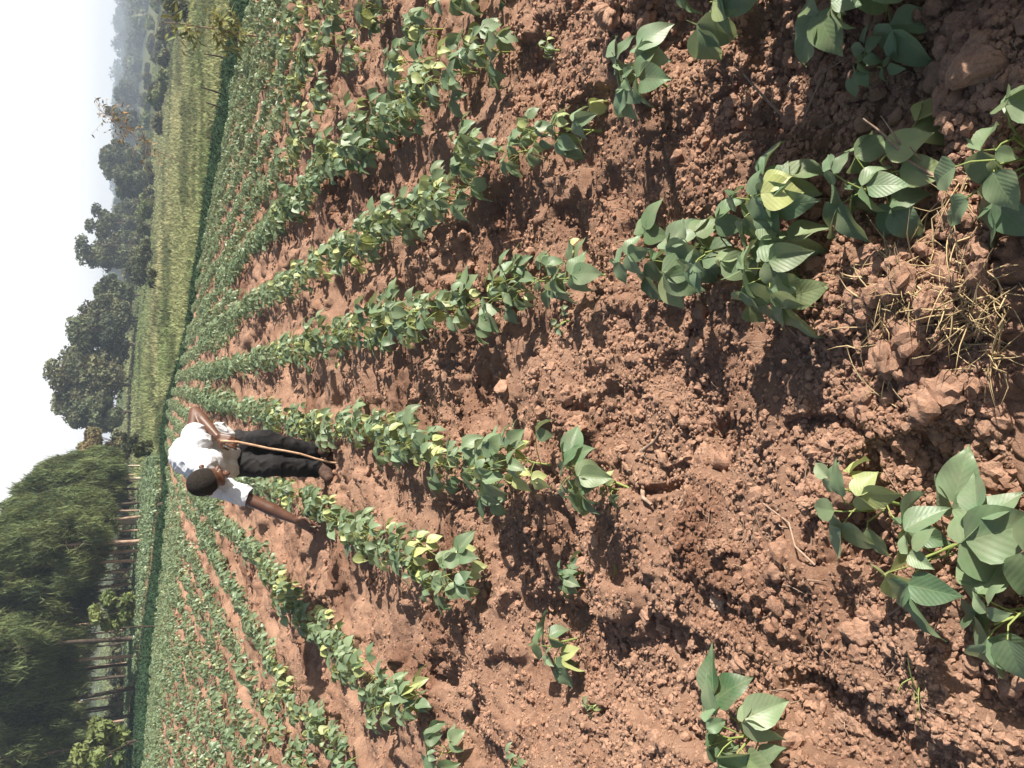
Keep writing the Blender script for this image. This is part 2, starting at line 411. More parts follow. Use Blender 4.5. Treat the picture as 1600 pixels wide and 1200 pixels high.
def bean_thing(loc, seed, label, group, rz=0, extra=(), **kw):
    fol, st, yl = bean(seed, **kw)
    g = np.random.default_rng(seed+1)
    for (dx, dy, z, L, W, tint, pt) in extra:               # single leaves the photograph shows plainly; z is where the stalk ends
        d = np.array([dx, dy, 0.]); tip = d+np.array([0, 0, z]); u = d/np.linalg.norm(d)
        st.add(*tube_np([np.array([0, 0, z*.5]), tip*.6+np.array([0, 0, z*.35]), tip], [.002, .0018, .0014], 4))
        V_, F_, uv = leaflet(L, W, (12, 5), .12, .5, g, .1)
        fol.add(V_@frame(u*math.cos(pt)-np.array([0, 0, math.sin(pt)])).T+tip, F_, uv, .8, tint)
    e = empty('bean_plant', loc, rz); tag(e, label, 'bean plant', group)
    link('foliage', fol.mesh('foliage'), M['bean'], e); link('stem', st.mesh('stem'), M['stalk'], e)
    return e
def gpt(px, py):
    p = at(px, py); return Vector((p.x, p.y, float(ground_z(p.x, p.y))))
taken = []
GRP = 'bean plants of the field'
# x, y of the middle of the foliage in the photograph, height, leaves, leaf length, yellow, label
HERO = [
 (1585, 245, .20, 6, 0.091, .0, 'dark bean plant with broad leaves at the shaded right edge, nearest of its row'),
 (1352, 268, .19, 7, 0.097, .35, 'bean plant with creased yellow-green leaves between two dark ones, beside the dry grass'),
 (1200, 318, .20, 8, 0.091, .3, 'bean plant with one bright yellow drooping leaf below its green leaves'),
 (1190, 428, .20, 9, 0.108, .03, 'bushy deep green bean plant above the bare shaded soil, leaves hanging low'),
 (1105, 395, .18, 5, 0.091, .1, 'bean plant with upright pointed leaves just beyond the bushiest plant of the long row'),
 (1035, 425, .13, 4, 0.114, .35, 'bean plant with one broad pale green leaf lying open in the long row'),
 (965, 405, .18, 4, 0.091, .1, 'bean plant with bare stalks and a single hanging leaf beside a pale clod'),
 (900, 428, .17, 4, 0.097, .1, 'bean plant with rounded leaves and yellow stalks in the long row'),
 (1000, 135, .17, 7, 0.097, .12, 'lone bean plant on dark clods, end of its row near the top edge'),
 (895, 198, .17, 6, 0.091, .12, 'bean plant with small yellow leaf next to the lone plant near the top edge'),
 (1125, 8, .18, 4, 0.114, .1, 'bean plant cut by the top edge with one pale heart-shaped leaf'),
 (1345, -22, .22, 6, 0.114, .15, 'bean plant hanging in from the top edge over deep shade'),
 (910, 742, .18, 7, 0.097, .15, 'bean plant with four arms of leaves, near end of the row at the stick'),
 (870, 900, .12, 6, 0.057, .05, 'small round bluish bean plant alone between two rows, below the man'),
 (828, 1005, .16, 6, 0.091, .3, 'lone bean plant with pointed leaves and yellow stalks beside a dark soil patch'),
 (722, 885, .19, 8, 0.103, .3, 'bean plant with large upright leaves and curled yellow ones, end of its row'),
 (1345, 800, .17, 5, 0.085, .1, 'young bean plant with slender pointed leaves beside the tall brown clod'),
 (1460, 862, .19, 6, 0.105, .08, 'large bean plant with glossy veined leaves at the right edge'),
 (1572, 945, .17, 5, 0.089, .12, 'bean plant cut by the right edge with a round shining leaf'),
 (1590, 850, .15, 3, 0.097, .8, 'bean plant with broad yellow-green leaves cut by the right edge'),
 (1180, 1150, .18, 7, 0.108, .0, 'large bean plant at the bottom edge with broad pointed leaves'),
 (695, 1172, .17, 6, 0.103, .1, 'bean plant half cut by the bottom edge, alone on light clods'),
 (640, 1092, .19, 10, 0.097, .2, 'bean plant with curled yellow leaves at the near end of its row'),
]
EXTRA = {0: [(-.01, .05, .17, .075, .055, .1, .2), (-.03, -.01, .16, .07, .06, .15, .2), (-.045, .09, .10, .085, .045, .05, .25)],
 1: [(.02, -.05, .13, .085, .065, .5, .3), (-.01, -.06, .11, .09, .06, .42, .4)], 2: [(.0, -.075, .19, .085, .075, 1., .8), (.02, -.07, .18, .06, .05, .9, .5)],
 4: [(.03, .01, .17, .06, .04, .1, -.1)], 5: [(-.01, -.005, .11, .11, .085, .42, .1)], 10: [(-.02, -.05, .14, .085, .085, .45, .25)],
 9: [(-.03, .04, .06, .06, .05, .85, .5)], 15: [(.01, -.07, .07, .07, .05, .9, .7), (-.02, -.06, .08, .06, .045, .8, .9)], 16: [(.03, .0, .15, .075, .04, .08, -.4), (.0, .03, .14, .07, .045, .2, -.1), (-.03, -.01, .10, .07, .04, .1, .4)],
 18: [(-.05, -.01, .13, .075, .072, .12, .2)], 20: [(-.01, -.06, .12, .10, .07, .3, -.1), (.05, .02, .14, .09, .06, .1, -.2)], 22: [(.05, .05, .13, .09, .07, .95, .2), (.03, .07, .12, .08, .06, .9, .1), (-.01, -.07, .08, .07, .05, .85, .6)]}
def over(px, py, h):                                        # foot of a plant whose foliage, h above the soil, is seen at a pixel
    dx, dy, dz = ray(px, py); Y = 2.
    for _ in range(30):
        Y = dy*(CAM_H-h-float(base_z(dx/dy*Y, Y)))/(-dz)
    return Vector((dx/dy*Y, Y, float(ground_z(dx/dy*Y, Y))))
for k, (px, py, h, n, L, ye, lab) in enumerate(HERO):
    p = over(px, py, h*.62); taken.append((p.x, p.y))
    bean_thing(p, 500+k, lab, None, extra=EXTRA.get(k, ()), h=h, n=n, L=L, yel=ye, spread=L*.85, res=(10, 4))
for k, (x, y) in enumerate(((.94, .78), (.98, .95), (.93, 1.12), (1.02, 1.30), (1.0, 1.48), (1.12, 1.05), (1.14, 1.36), (.44, .62), (.46, .35))):  # unseen plants added beyond the frame, most extra tall and dense, to shade the soil
    tall = k < 7
    bean_thing((x, y, float(ground_z(x, y))), 560+k, 'bean plant beside the photographer, out of view, added to shade the soil', 'unseen bean plants added for shade', h=.46 if tall else .22, n=20 if tall else 10, L=.12 if tall else .09, yel=.05, spread=.13, res=(6, 3))
# every other plant stands in a row; rows are lines traced on the ground
ROWS = [  # label, photograph polyline of plant feet from near to far
 ('bean plant in the long row that ends just right of the man', [(1080, 440), (1000, 446), (930, 450), (880, 450), (800, 462), (735, 480), (660, 500), (600, 512), (540, 528), (480, 545), (420, 560), (360, 576), (320, 585)]),
 ('bean plant in the row running to the tip of the stick, just above it', [(885, 735), (840, 745), (790, 728), (745, 712), (690, 692), (640, 685), (590, 672), (530, 662), (470, 653), (400, 640), (345, 628), (318, 622)]),
 ('bean plant in the row under the reaching hand', [(725, 880), (690, 868), (650, 850), (610, 836), (565, 820), (540, 805), (505, 790), (470, 772), (440, 765), (405, 752), (370, 745)]),
 ('bean plant in the second row below the reaching hand', [(650, 1100), (600, 1060), (560, 1015), (530, 985), (490, 945), (455, 900), (425, 870), (390, 838), (360, 815), (330, 790), (305, 770)]),
 ('bean plant in the row that starts at the yellow leaf above the long row', [(880, 200), (835, 235), (790, 268), (720, 305), (680, 335), (640, 355), (600, 375), (550, 400), (500, 430), (450, 455), (400, 480), (350, 510), (325, 525)]),
 ('bean plant in the third row above the long row', [(795, 82), (750, 105), (700, 150), (660, 180), (620, 210), (570, 245), (530, 275), (490, 310), (440, 350), (390, 400), (350, 440)]),
 ('bean plant in the third row below the reaching hand', [(560, 1175), (500, 1120), (460, 1060), (425, 1005), (400, 960), (380, 920), (350, 870), (325, 830)]),
]
ROWN = dict(zip([q[0] for q in ROWS], ['the long middle row', 'the row ending at the stick', 'the row under the reaching hand', 'the second row below the hand', 'the first row above the long one', 'the third row above the long one', 'the third row below the hand']))
cand = []
g = np.random.default_rng(11)
for lab, pl in ROWS:
    pts = [at(*q) for q in pl]; cum = [0]
    for a_, b_ in zip(pts, pts[1:]): cum.append(cum[-1]+math.hypot(b_.x-a_.x, b_.y-a_.y))
    s = 0
    while s < cum[-1]:
        x = np.interp(s, cum, [q.x for q in pts]); y = np.interp(s, cum, [q.y for q in pts])
        cand.append((x+g.normal(0, .025), y, lab)); s += g.uniform(.15, .23)
row_x_at = []
for lab, pl in ROWS: pass
# the rest of the field: rows about half a metre apart running away from the camera
def field_rows():
    out = []
    for k in range(1, 26):                                  # to the right of the traced rows
        out.append(('R', 1.62+.52*(k-1)))
    for k in range(1, 60): out.append(('L', -2.95-.50*(k-1)))
    return out
labR = 'small bean plant in the dense far rows towards the grass meadow'
labL = 'small bean plant in the dense rows on the pine tree side'
labM = 'tiny bean plant at the far end of the rows near the man'
xR = at(560, 245); 
for side, x0 in field_rows():
    y = 2.6
    while y < 75:
        x = x0+.04*math.sin(y*.7+x0*3)+g.normal(0, .025 if side == 'R' else .07)
        t = x/y
        if -.8 < t < .8 and y < edge_dist(t)*.985 and g.random() > (.22 if y < 8 else .05):
            if not (side == 'R' and y < 3.0+.2*x0): cand.append((x, y, labR if side == 'R' else labL))
        y += g.uniform(.16, .25)*(1 if y < 22 else 1.5)
for x0 in (-2.3, -1.75, -1.2, -.75, -.25, .25, .75, 1.25):                # far ends of the middle rows
    y = 13.
    while y < 60:
        t = x0/y
        if y < edge_dist(t)*.985: cand.append((x0+g.normal(0, .06), y, labM))
        y += g.uniform(.2, .34)
# second plot beyond the ditch on the left
cand2 = []
for k in range(5200):
    t = g.uniform(-.5, -.075); d0, d1 = float(ditch_far(t)), float(edge2(t))
    if d1 > d0:
        y = math.sqrt(g.uniform(d0*d0, d1*d1)); cand2.append((t*y, y))
cand = [c for c in cand if all((c[0]-q[0])**2+(c[1]-q[1])**2 > .16**2 for q in taken)]
inview, beside = [], []
for c in cand:
    px, py = to_px(c[0], c[1], float(base_z(c[0], c[1]))+.1)
    if -40 < py < 1240 and px < 1640: inview.append(c)
    elif -.8 < c[0]/c[1] < .8: beside.append(c)
inview.sort(key=lambda c: c[1])
NIND = 268
ORD = 'first second third fourth fifth sixth seventh eighth ninth tenth eleventh twelfth thirteenth fourteenth fifteenth sixteenth seventeenth eighteenth nineteenth twentieth'.split()
def ordn(i): return ORD[i] if i < 20 else ('twenty', 'thirty', 'forty', 'fifty')[(i-19)//10]+'-'+(ORD[(i-19) % 10-1] if (i-19) % 10 else 'last')
seen_row = {}
protos = []
for k in range(16):
    kk = dict(h=random.uniform(.17, .25), n=random.choice((7, 8, 9, 10)), L=random.uniform(.078, .10), yel=random.choice((.05, .1, .2, .3)), spread=.115)
    fol, st, yl = bean(900+k, res=(5, 2), **kk)
    protos.append((fol.mesh('foliage'), st.mesh('stem')))
for m_ in protos:
    m_[0].materials.append(M['bean']); m_[1].materials.append(M['stalk'])
for c in inview[:NIND]:
    fo, stm = random.choice(protos)
    s = random.uniform(.74, 1.1)
    e = empty('bean_plant', (c[0], c[1], float(ground_z(c[0], c[1]))), random.uniform(0, 6.28)); e.scale = (s, s, s*random.uniform(.85, 1.1))
    lb = c[2]
    if lb in ROWN:
        i_ = seen_row.get(lb, 0); seen_row[lb] = i_+1
        lb = 'bean plant number %s from the near end of %s' % (ordn(i_), ROWN[lb]) if False else 'bean plant, %s from the near end of %s' % (ordn(i_) if (i_ < 20 or (i_-19) % 10) else ('thirtieth', 'fortieth', 'fiftieth')[(i_-29)//10], ROWN[lb])
    tag(e, lb, 'bean plant', GRP)
    link('foliage', fo, None, e); link('stem', stm, None, e)
# the remaining far plants as one mass
lows = []
for k in range(8):
    f_, s_, y_ = bean(1200+k, h=.20, n=11, L=.088, res=(2, 1), yel=.08, spread=.115, stems=False)
    A = f_
    lows.append((np.vstack(A.V), np.vstack(A.F), np.concatenate(A.r), np.concatenate(A.t)))
def mass(name, pts, mat, label, smin=.9, smax=1.3, tadd=0):
    Vs, Fs, rs, ts, off = [], [], [], [], 0
    for (x, y) in pts:
        v, f, r1, t1 = lows[random.randrange(8)]; a_ = random.uniform(0, 6.28); s = random.uniform(smin, smax)
        ca, sa = math.cos(a_)*s, math.sin(a_)*s
        Rm = np.array([[ca, -sa, 0], [sa, ca, 0], [0, 0, s]])
        Vs.append(v@Rm.T+np.array([x, y, float(base_z(x, y))])); Fs.append(f+off); off += len(v)
        rs.append(np.clip(r1+random.uniform(-.15, .2), 0, 1)); ts.append(np.clip(t1+tadd, 0, 1))
    me = np_mesh(name, np.vstack(Vs), np.vstack(Fs), True, {'rnd': np.concatenate(rs), 'tint': np.concatenate(ts)})
    o = link(name, me, mat); tag(o, label, 'bean crop', kind='stuff'); return o
mass('bean_crop', [(c[0], c[1]) for c in inview[NIND:]+beside], M['bean_far'], 'dense green far part of the bean field, plants closing over the soil', .72, 1.0)
mass('bean_crop', cand2, M['bean_far'], 'second bean plot beyond the dark ditch, in front of the pine trunks', 1.4, 2.1)
print('plants', len(HERO), len(inview), len(cand2))

# ------------------------------------------------------------------ ditch strips and meadow
def blades(pts, hts, wid, g, per=5, lean=.5):
    n = len(pts); k = n*per
    b0 = np.repeat(pts, per, 0)+np.concatenate([g.normal(0, .06, (k, 2)), np.zeros((k, 1))], 1)
    hh = np.repeat(hts, per)*g.uniform(.5, 1.2, k); a = g.uniform(0, 6.28, k)
    sd_ = np.stack([np.cos(a), np.sin(a), np.zeros(k)], -1)*(np.repeat(wid, per)[:, None] if hasattr(wid, '__len__') else wid)
    ln = np.stack([g.normal(0, lean, k)*hh, g.normal(0, lean, k)*hh, hh], -1)
    V = np.stack([b0-sd_, b0+sd_, b0+ln*.6+sd_*.7, b0+ln*.6-sd_*.7, b0+ln*np.array([1.25, 1.25, .95])], 1).reshape(-1, 3)
    o = np.arange(k)[:, None]*5
    return V, np.hstack([o, o+1, o+2, o+3]), np.hstack([o+3, o+2, o+4]), 5*per
g = np.random.default_rng(21)
# strip along the field edge, the ditch's shade put into its dark grass colour
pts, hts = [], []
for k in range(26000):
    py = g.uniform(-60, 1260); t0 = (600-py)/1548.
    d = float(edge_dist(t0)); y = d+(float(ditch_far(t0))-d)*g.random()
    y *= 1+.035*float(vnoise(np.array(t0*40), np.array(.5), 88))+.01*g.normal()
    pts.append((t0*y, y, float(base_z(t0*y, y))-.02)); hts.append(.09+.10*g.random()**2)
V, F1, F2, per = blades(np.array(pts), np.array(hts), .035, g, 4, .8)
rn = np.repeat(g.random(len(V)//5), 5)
me = np_mesh('ditch_shade_grass', V, [F1, F2], False, {'rnd': rn, 'tint': rn*0})
tag(link('ditch_shade_grass', me, M['grass_shade']), 'ditch grass bounding the bean field, its colour darkened to stand for shade', 'grass', kind='stuff')
# meadow beyond
n = 90000
y = 14*(260/14)**(g.random(n)**.85); t0 = g.uniform(-.45, .47, n); x = t0*y
e1 = edge_dist(t0); e2 = edge2(t0)
keep = (y > ditch_far(t0)) & ((t0 > -.09) | (y > e2))
x, y, t0 = x[keep], y[keep], t0[keep]; z = base_z(x, y)
px, py = to_px(x, y, z)
band = vnoise(px/9+py/60*.25, py/260, 5)
yel = sstep(-.25, .6, band+.5*vnoise(px/22, py/90, 6)+.15)
off_c = np.interp(py, [0, 300, 600, 800], [302, 268, 238, 215])     # the tall pale grass lies in one contour band
yel = np.clip(yel*.40+.48*np.exp(-((px-off_c)/9)**2)*(.6+.6*vnoise(py/60, py*0, 9)), 0, 1)
dk = sstep(.05, .55, vnoise(px/6, py/95, 15)+.35*vnoise(px/3, py/25, 16))
hts = (.22+.25*np.exp(-((px-off_c)/13)**2))*g.uniform(.6, 1.3, len(x))*(1+y/400)
V, F1, F2, per = blades(np.stack([x, y, z], -1), hts, .012+y*.0009, g, 4, .28)
me = np_mesh('meadow_grass', V, [F1, F2], False, {'rnd': np.repeat(np.clip(g.random(len(V)//5)*.7+.3-.9*np.repeat(dk, 4), 0, 1), 5), 'tint': np.repeat(np.repeat(yel*(1-.8*dk), 4)*g.uniform(.5, 1, len(yel)*4), 5)})
tag(link('meadow_grass', me, M['grass']), 'pale yellow and green grass of the meadow beyond the bean field', 'grass', kind='stuff')

# ------------------------------------------------------------------ trees and shrubs
def leaf_cloud(cent, radii, n, size, g, hang=0.0, narrow=1.0, flat=False):
    """n leaf faces spread through ellipsoidal clumps; cent (k,3), radii (k,3)"""
    k = len(cent); idx = g.integers(0, k, n)
    d = g.normal(size=(n, 3)); d /= np.linalg.norm(d, axis=1)[:, None]
    rr = g.random(n)**.35
    pos = cent[idx]+d*rr[:, None]*radii[idx]
    nrm = d*.8+g.normal(size=(n, 3))*.55; nrm /= np.linalg.norm(nrm, axis=1)[:, None]
    ax = g.normal(size=(n, 3)); ax[:, 2] -= hang
    ax -= nrm*(ax*nrm).sum(1)[:, None]; ax /= np.linalg.norm(ax, axis=1)[:, None]
    sd_ = np.cross(nrm, ax); s = size*g.uniform(.6, 1.4, n)[:, None]
    V = np.stack([pos-ax*s, pos+sd_*s*.55*narrow, pos+ax*s, pos-sd_*s*.55*narrow], 1)
    V[:, 1] -= nrm*s*.15; V[:, 3] -= nrm*s*.15
    rnd = np.clip(.5+.28*g.normal(size=k)[idx]+.18*g.normal(size=n), 0, 1)
    return V.reshape(-1, 3), np.arange(n*4).reshape(n, 4), np.repeat(rnd, 4), idx
def crown_mesh(name, cent, radii, n, size, seed, tint=0, tintv=.0, hang=0, narrow=1):
    g = np.random.default_rng(seed)
    V, F, rnd, idx = leaf_cloud(np.array(cent, float), np.array(radii, float), n, size, g, hang, narrow)
    tn = np.clip(tint+tintv*g.normal(size=len(cent)), 0, 1)[idx]
    return np_mesh(name, V, F, False, {'rnd': rnd, 'tint': np.repeat(tn, 4)})
def tree(name, loc, H, W, seed, mat, label, cat='tree', group=None, clear=.12, n=5000, size=.3, tint=0, tintv=.05, lobes=16, bark='bark_dark', shape='round', gap=.0):
    """trunk with limbs, crown of leaf clumps"""
    g = np.random.default_rng(seed); e = empty(name, loc); tag(e, label, cat, group)
    cz = H*(clear+(1-clear)*.5); rz = H*(1-clear)*.5
    cs, rs = [], []; A = Acc()
    for k in range(lobes):
        d = g.normal(size=3); d /= np.linalg.norm(d); q = g.uniform(.45, .82)
        c = np.array([d[0]*W*.5*q, d[1]*W*.5*q, cz+d[2]*rz*q])
        if shape == 'flat': c[2] = cz+abs(d[2])*rz*q*.9-.1*rz
        rr = W*g.uniform(.13, .23)
        cs.append(c); rs.append([rr, rr, rr*g.uniform(.6, .85)])
        if k % 2 == 0: A.add(*tube_np([np.array([0, 0, H*clear*.8+.1*H]), (c+np.array([0, 0, H*clear]))*.5, c], [H*.012, H*.008, H*.003], 5))
    A.add(*tube_np([[0, 0, -.3], [.02*H, 0, H*clear], [0, .01*H, cz], [0, 0, cz+rz*.5]], [H*.028, H*.022, H*.014, H*.005], 7))
    link('trunk', A.mesh('trunk'), M[bark], e)
    link('crown', crown_mesh('crown', cs, rs, n, size, seed+1, tint, tintv), M[mat], e)
    return e
def from_px(xtop, xbase, yc, width, Y):
    """foot, height and width of something seen between two picture columns"""
    k = ray(xbase, yc); X_ = k[0]/k[1]*Y; zb = float(base_z(X_, Y))
    top = P(xtop, yc, Y).z
    return Vector((X_, Y, zb)), top-zb, width*Y/1500.
# groves on the skyline: top column, base column, row, width px, distance
TREES = [
 (62, 188, 604, 135, 125, 'tree2', 'tallest broad round tree of the grove on the skyline, above the man'),
 (80, 188, 540, 100, 128, 'tree', 'dark tree on the top side of the tallest round one in the grove'),
 (98, 190, 645, 62, 118, 'tree', 'narrow dark tree between the grove and the orange tinted bush'),
 (118, 190, 503, 85, 135, 'tree2', 'shorter olive tree at the top end of the big grove'),
 (145, 195, 462, 60, 140, 'tree', 'small dark tree between the two groves'),
 (114, 196, 385, 85, 170, 'tree', 'broad tree with see-through crown edge, standing alone right of the grove'),
 (130, 198, 350, 62, 190, 'tree', 'thin crowned tree leaning against the broad lone tree'),
 (172, 215, 330, 40, 200, 'tree', 'low rounded tree beside the thin crowned tree'),
 (146, 212, 255, 62, 210, 'tree', 'round dome shaped dark tree in the valley'),
 (172, 220, 282, 58, 180, 'tree', 'lower round dark tree in front of the dome shaped one'),
 (155, 222, 192, 48, 260, 'tree', 'tree with gaps in its crown near the hazy ridge'),
 (175, 232, 150, 40, 420, 'tree', 'hazy blue tree rising from the far ridge'),
]
for k, (xt, xb, yc, wpx, D, mt, lab) in enumerate(TREES):
    loc, H, W = from_px(xt, xb, yc, wpx, D)
    gaps = 'see-through' in lab or 'gaps' in lab or 'thin' in lab
    tree('broadleaf_tree', loc, H, W, 40+k, mt, lab, n=5000 if gaps else 13000, size=.12+D*.0011, clear=.03, lobes=20 if gaps else 40, tintv=.06, group='trees on the skyline')
# the bush with orange tips in front of the pines
for k, (xt, xb, yc, wpx, D, mt, lab, tn) in enumerate((
  (112, 186, 700, 70, 88, 'tree2', 'leafy tree with orange brown tips beside the first bare pine trunk', .30),
  (118, 178, 755, 75, 80, 'bush', 'bushy green tree against the pines, its foliage hanging over the first trunks', .03),
  (128, 176, 782, 50, 76, 'tree', 'dark round bush under the edge of the pine crowns', .0))):
    loc, H, W = from_px(xt, xb, yc, wpx, D)
    tree('broadleaf_tree', loc, H, W, 70+k, mt, lab, n=6500, size=.20, clear=.05, lobes=22, tint=tn, tintv=.12 if tn > .1 else .03)
# pines: trunk row in the photograph, base column, where the crown starts, trunk width px, distance, bark
PINES = [
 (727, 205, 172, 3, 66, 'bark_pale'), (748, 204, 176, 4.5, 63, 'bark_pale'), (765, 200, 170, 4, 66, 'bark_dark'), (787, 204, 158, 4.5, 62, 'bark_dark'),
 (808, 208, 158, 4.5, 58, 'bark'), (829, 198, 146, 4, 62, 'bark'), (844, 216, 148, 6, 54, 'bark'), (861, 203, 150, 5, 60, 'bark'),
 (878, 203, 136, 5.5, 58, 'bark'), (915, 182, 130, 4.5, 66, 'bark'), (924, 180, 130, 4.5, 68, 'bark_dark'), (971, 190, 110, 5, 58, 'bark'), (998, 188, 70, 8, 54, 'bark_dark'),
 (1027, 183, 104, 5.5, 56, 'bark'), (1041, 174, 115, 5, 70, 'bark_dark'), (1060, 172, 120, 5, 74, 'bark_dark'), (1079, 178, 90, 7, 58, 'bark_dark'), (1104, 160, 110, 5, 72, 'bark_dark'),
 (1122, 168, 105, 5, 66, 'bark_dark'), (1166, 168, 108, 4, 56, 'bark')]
PLAB = ['thin pale pine trunk at the man end of the row', 'short pale sunlit pine trunk, second of the row from the man', 'dark thin pine trunk, third from the man', 'dark pine trunk rising behind the round bush',
 'brown pine trunk beside the broad white post', 'slim pine trunk between the white post and the thickest sunlit trunk', 'thickest sunlit reddish pine trunk of the near group', 'brown pine trunk, just below the thickest sunlit one',
 'long sunlit brown pine trunk with a thin twin beside it', 'thin pine trunk, top one of the pair before the leafy shrub', 'dark pine trunk, lower one of the pair before the leafy shrub', 'reddish pine trunk standing behind the leafy shrub',
 'tall nearly black pine trunk beside the leafy shrub', 'orange lit pine trunk between the black ones', 'dark crooked pine trunk behind the orange lit one', 'dark slender pine trunk in front of the lit clearing',
 'black pine trunk reaching far up into the crown', 'leaning dark pine trunk in the bright gap', 'short dark pine trunk at the start of the bottom shrub', 'thin curved pine trunk inside the shrub at the bottom edge']
def pine(loc, clear, H, tr, seed, bark, label, W):
    g = np.random.default_rng(seed); e = empty('pine_tree', loc); tag(e, label, 'pine tree', 'pines along the plot')
    A = Acc(); lx, ly = g.normal(0, .02, 2)
    zs = np.linspace(-.3, H*.97, 9)
    A.add(*tube_np([[lx*z+.05*math.sin(z*.9+seed), ly*z+.05*math.cos(z*.8+seed), z] for z in zs], [tr*(1-.85*max(z, 0)/H) for z in zs], 8))
    cs, rs = [], []
    nb = 46
    for k in range(nb):
        f = (k+g.random())/nb; z = clear+(H-clear)*f; a = g.uniform(0, 6.28)
        ln = W*.5*(1-f*.75)*g.uniform(.55, 1.1)*min(1, .45+f*5)
        up = g.uniform(.0, .35)
        tip = np.array([math.cos(a)*ln, math.sin(a)*ln, z+ln*up])
        A.add(*tube_np([[lx*z, ly*z, z], tip*.6+np.array([0, 0, z*.4]), tip], [.035, .02, .008], 4))
        for q in np.linspace(.35, 1, 4):
            c = np.array([tip[0]*q, tip[1]*q, z+(tip[2]-z)*q-.25*q])
            cs.append(c); rs.append([.38+.2*g.random(), .38+.2*g.random(), .72])
    link('trunk', A.mesh('trunk'), M[bark], e)
    link('crown', crown_mesh('crown', cs, rs, 11500, .33, seed+7, .05, .08, hang=3.6, narrow=.15), M['pine'], e)
for k, (yc, xb, xc, wp, D, bk) in enumerate(PINES):
    kx = ray(xb, yc); X_ = kx[0]/kx[1]*D; zb = float(base_z(X_, D))
    clear = P(xc, yc, D).z-zb; 
    top_px = np.interp(yc, [720, 760, 800, 850, 900, 1000, 1200], [85, 30, 5, -25, -70, -110, -110])
    H = P(float(top_px), yc, D).z-zb
    pine(Vector((X_, D, zb)), max(clear-.3, .8), H, wp*D/1500*.5, 300+k, bk, PLAB[k], 4.6 if yc > 800 else 3.4)
for k, (yc, xb, xc, wp) in enumerate(((797, 200, 156, 3), (819, 203, 150, 3), (852, 200, 146, 3.5), (869, 205, 142, 3), (889, 196, 135, 3.5), (903, 190, 132, 3), (937, 188, 125, 3), (957, 186, 120, 3.5))):
    D = 60+(k*5) % 9; kx = ray(xb, yc); X_ = kx[0]/kx[1]*D; zb = float(base_z(X_, D))
    H = P(float(np.interp(yc, [720, 760, 800, 850, 900, 1000], [85, 40, 15, -15, -50, -80])), yc, D).z-zb
    pine(Vector((X_, D, zb)), max(P(xc, yc, D).z-zb-.3, 1), H, wp*D/1500*.5, 350+k, 'bark', 'slim pale pine trunk in the close row on the man side of the shrub', 3.0)
# a second line of pines behind, dark between the trunks
for k in range(20):
    yc = 742+k*24+(k*7) % 11; D = 78+(k*5 % 4)*6; kx = ray(180, yc); X_ = kx[0]/kx[1]*D; zb = float(base_z(X_, D))
    H = P(float(np.interp(yc, [720, 800, 850, 900, 1250], [70, 30, -5, -60, -100])), yc, D).z-zb
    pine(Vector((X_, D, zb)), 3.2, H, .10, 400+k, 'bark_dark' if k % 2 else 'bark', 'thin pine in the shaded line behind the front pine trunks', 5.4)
# broad white post among the trunks
loc, H, W = from_px(155, 190, 816, 8, 64)
A = Acc(); A.add(*tube_np([[0, 0, -.2], [.02, 0, H*.5], [0, .02, H*.96], [0, 0, H]], [.17, .165, .15, .06], 10))
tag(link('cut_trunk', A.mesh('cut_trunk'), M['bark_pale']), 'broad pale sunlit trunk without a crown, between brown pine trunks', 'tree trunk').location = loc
# leafy shrubs between the trunks
for k, (xt, xb, yc, wpx, D, lab) in enumerate((
  (128, 192, 952, 62, 50, 'leafy green shrub between the pine trunks, beside the near black trunk'),
  (100, 172, 1165, 90, 46, 'yellow green shrub with broad leaves at the bottom edge under the pines'),
  (178, 193, 692, 26, 70, 'small dark shrub in the grass just right of the first pine'),
  (206, 226, 700, 26, 50, 'low dark green shrub on the grass behind the man'),
  (228, 252, 440, 30, 75, 'low dark shrub on the meadow below the lone broad tree'),
  (250, 292, 15, 50, 70, 'dark bush at the top edge beyond the meadow'),
  (210, 240, 395, 46, 110, 'dark rounded shrub under the lone broad tree'),
  (196, 226, 420, 60, 120, 'olive shrub at the foot of the small tree between the groves'))):
    loc, H, W = from_px(xt, xb, yc, wpx, D)
    tree('shrub', loc, H, W, 800+k, 'bush' if k in (0, 1) else 'tree', lab, 'shrub', n=2600, size=.16 if k < 2 else .18, clear=.02, lobes=14, tint=.08 if k < 2 else 0, tintv=.05)
g = np.random.default_rng(78)
for k in range(26):
    yc = 770+k*18+g.uniform(-8, 8); D = g.uniform(80, 150); kx = ray(180, yc); X_ = kx[0]/kx[1]*D
    tree('shrub', Vector((X_, D, float(base_z(X_, D)))), g.uniform(.9, 1.9), g.uniform(2.5, 5), 860+k, 'tree2', 'low dark undergrowth bush in the shade behind the pine trunks', 'shrub', 'undergrowth behind the pines', n=900, size=.22, clear=.02, lobes=10)
# bushes of the valley on the right
g = np.random.default_rng(77)
for k in range(70):
    yc = g.uniform(-20, 430); lo = np.interp(yc, [0, 430], [285, 232]); hi = np.interp(yc, [0, 430], [222, 205])
    xb = g.uniform(hi, lo); p = at(xb, yc)
    H = g.uniform(.8, 1.8)*min(1.35, max(.75, p.y/100)); W = H*g.uniform(1.2, 2.6)
    tree('shrub', p, H, W, 900+k, ('bush', 'tree2', 'tree2')[k % 3], ('light green feathery bush in the valley beyond the meadow', 'dark green bush in the valley beyond the meadow', 'olive brown bush in the valley beyond the meadow')[k % 3],
         'shrub', 'bushes in the valley', n=900, size=.14+p.y*.0016, clear=.02, lobes=9, tint=.05*(k % 3 == 0), tintv=.05)
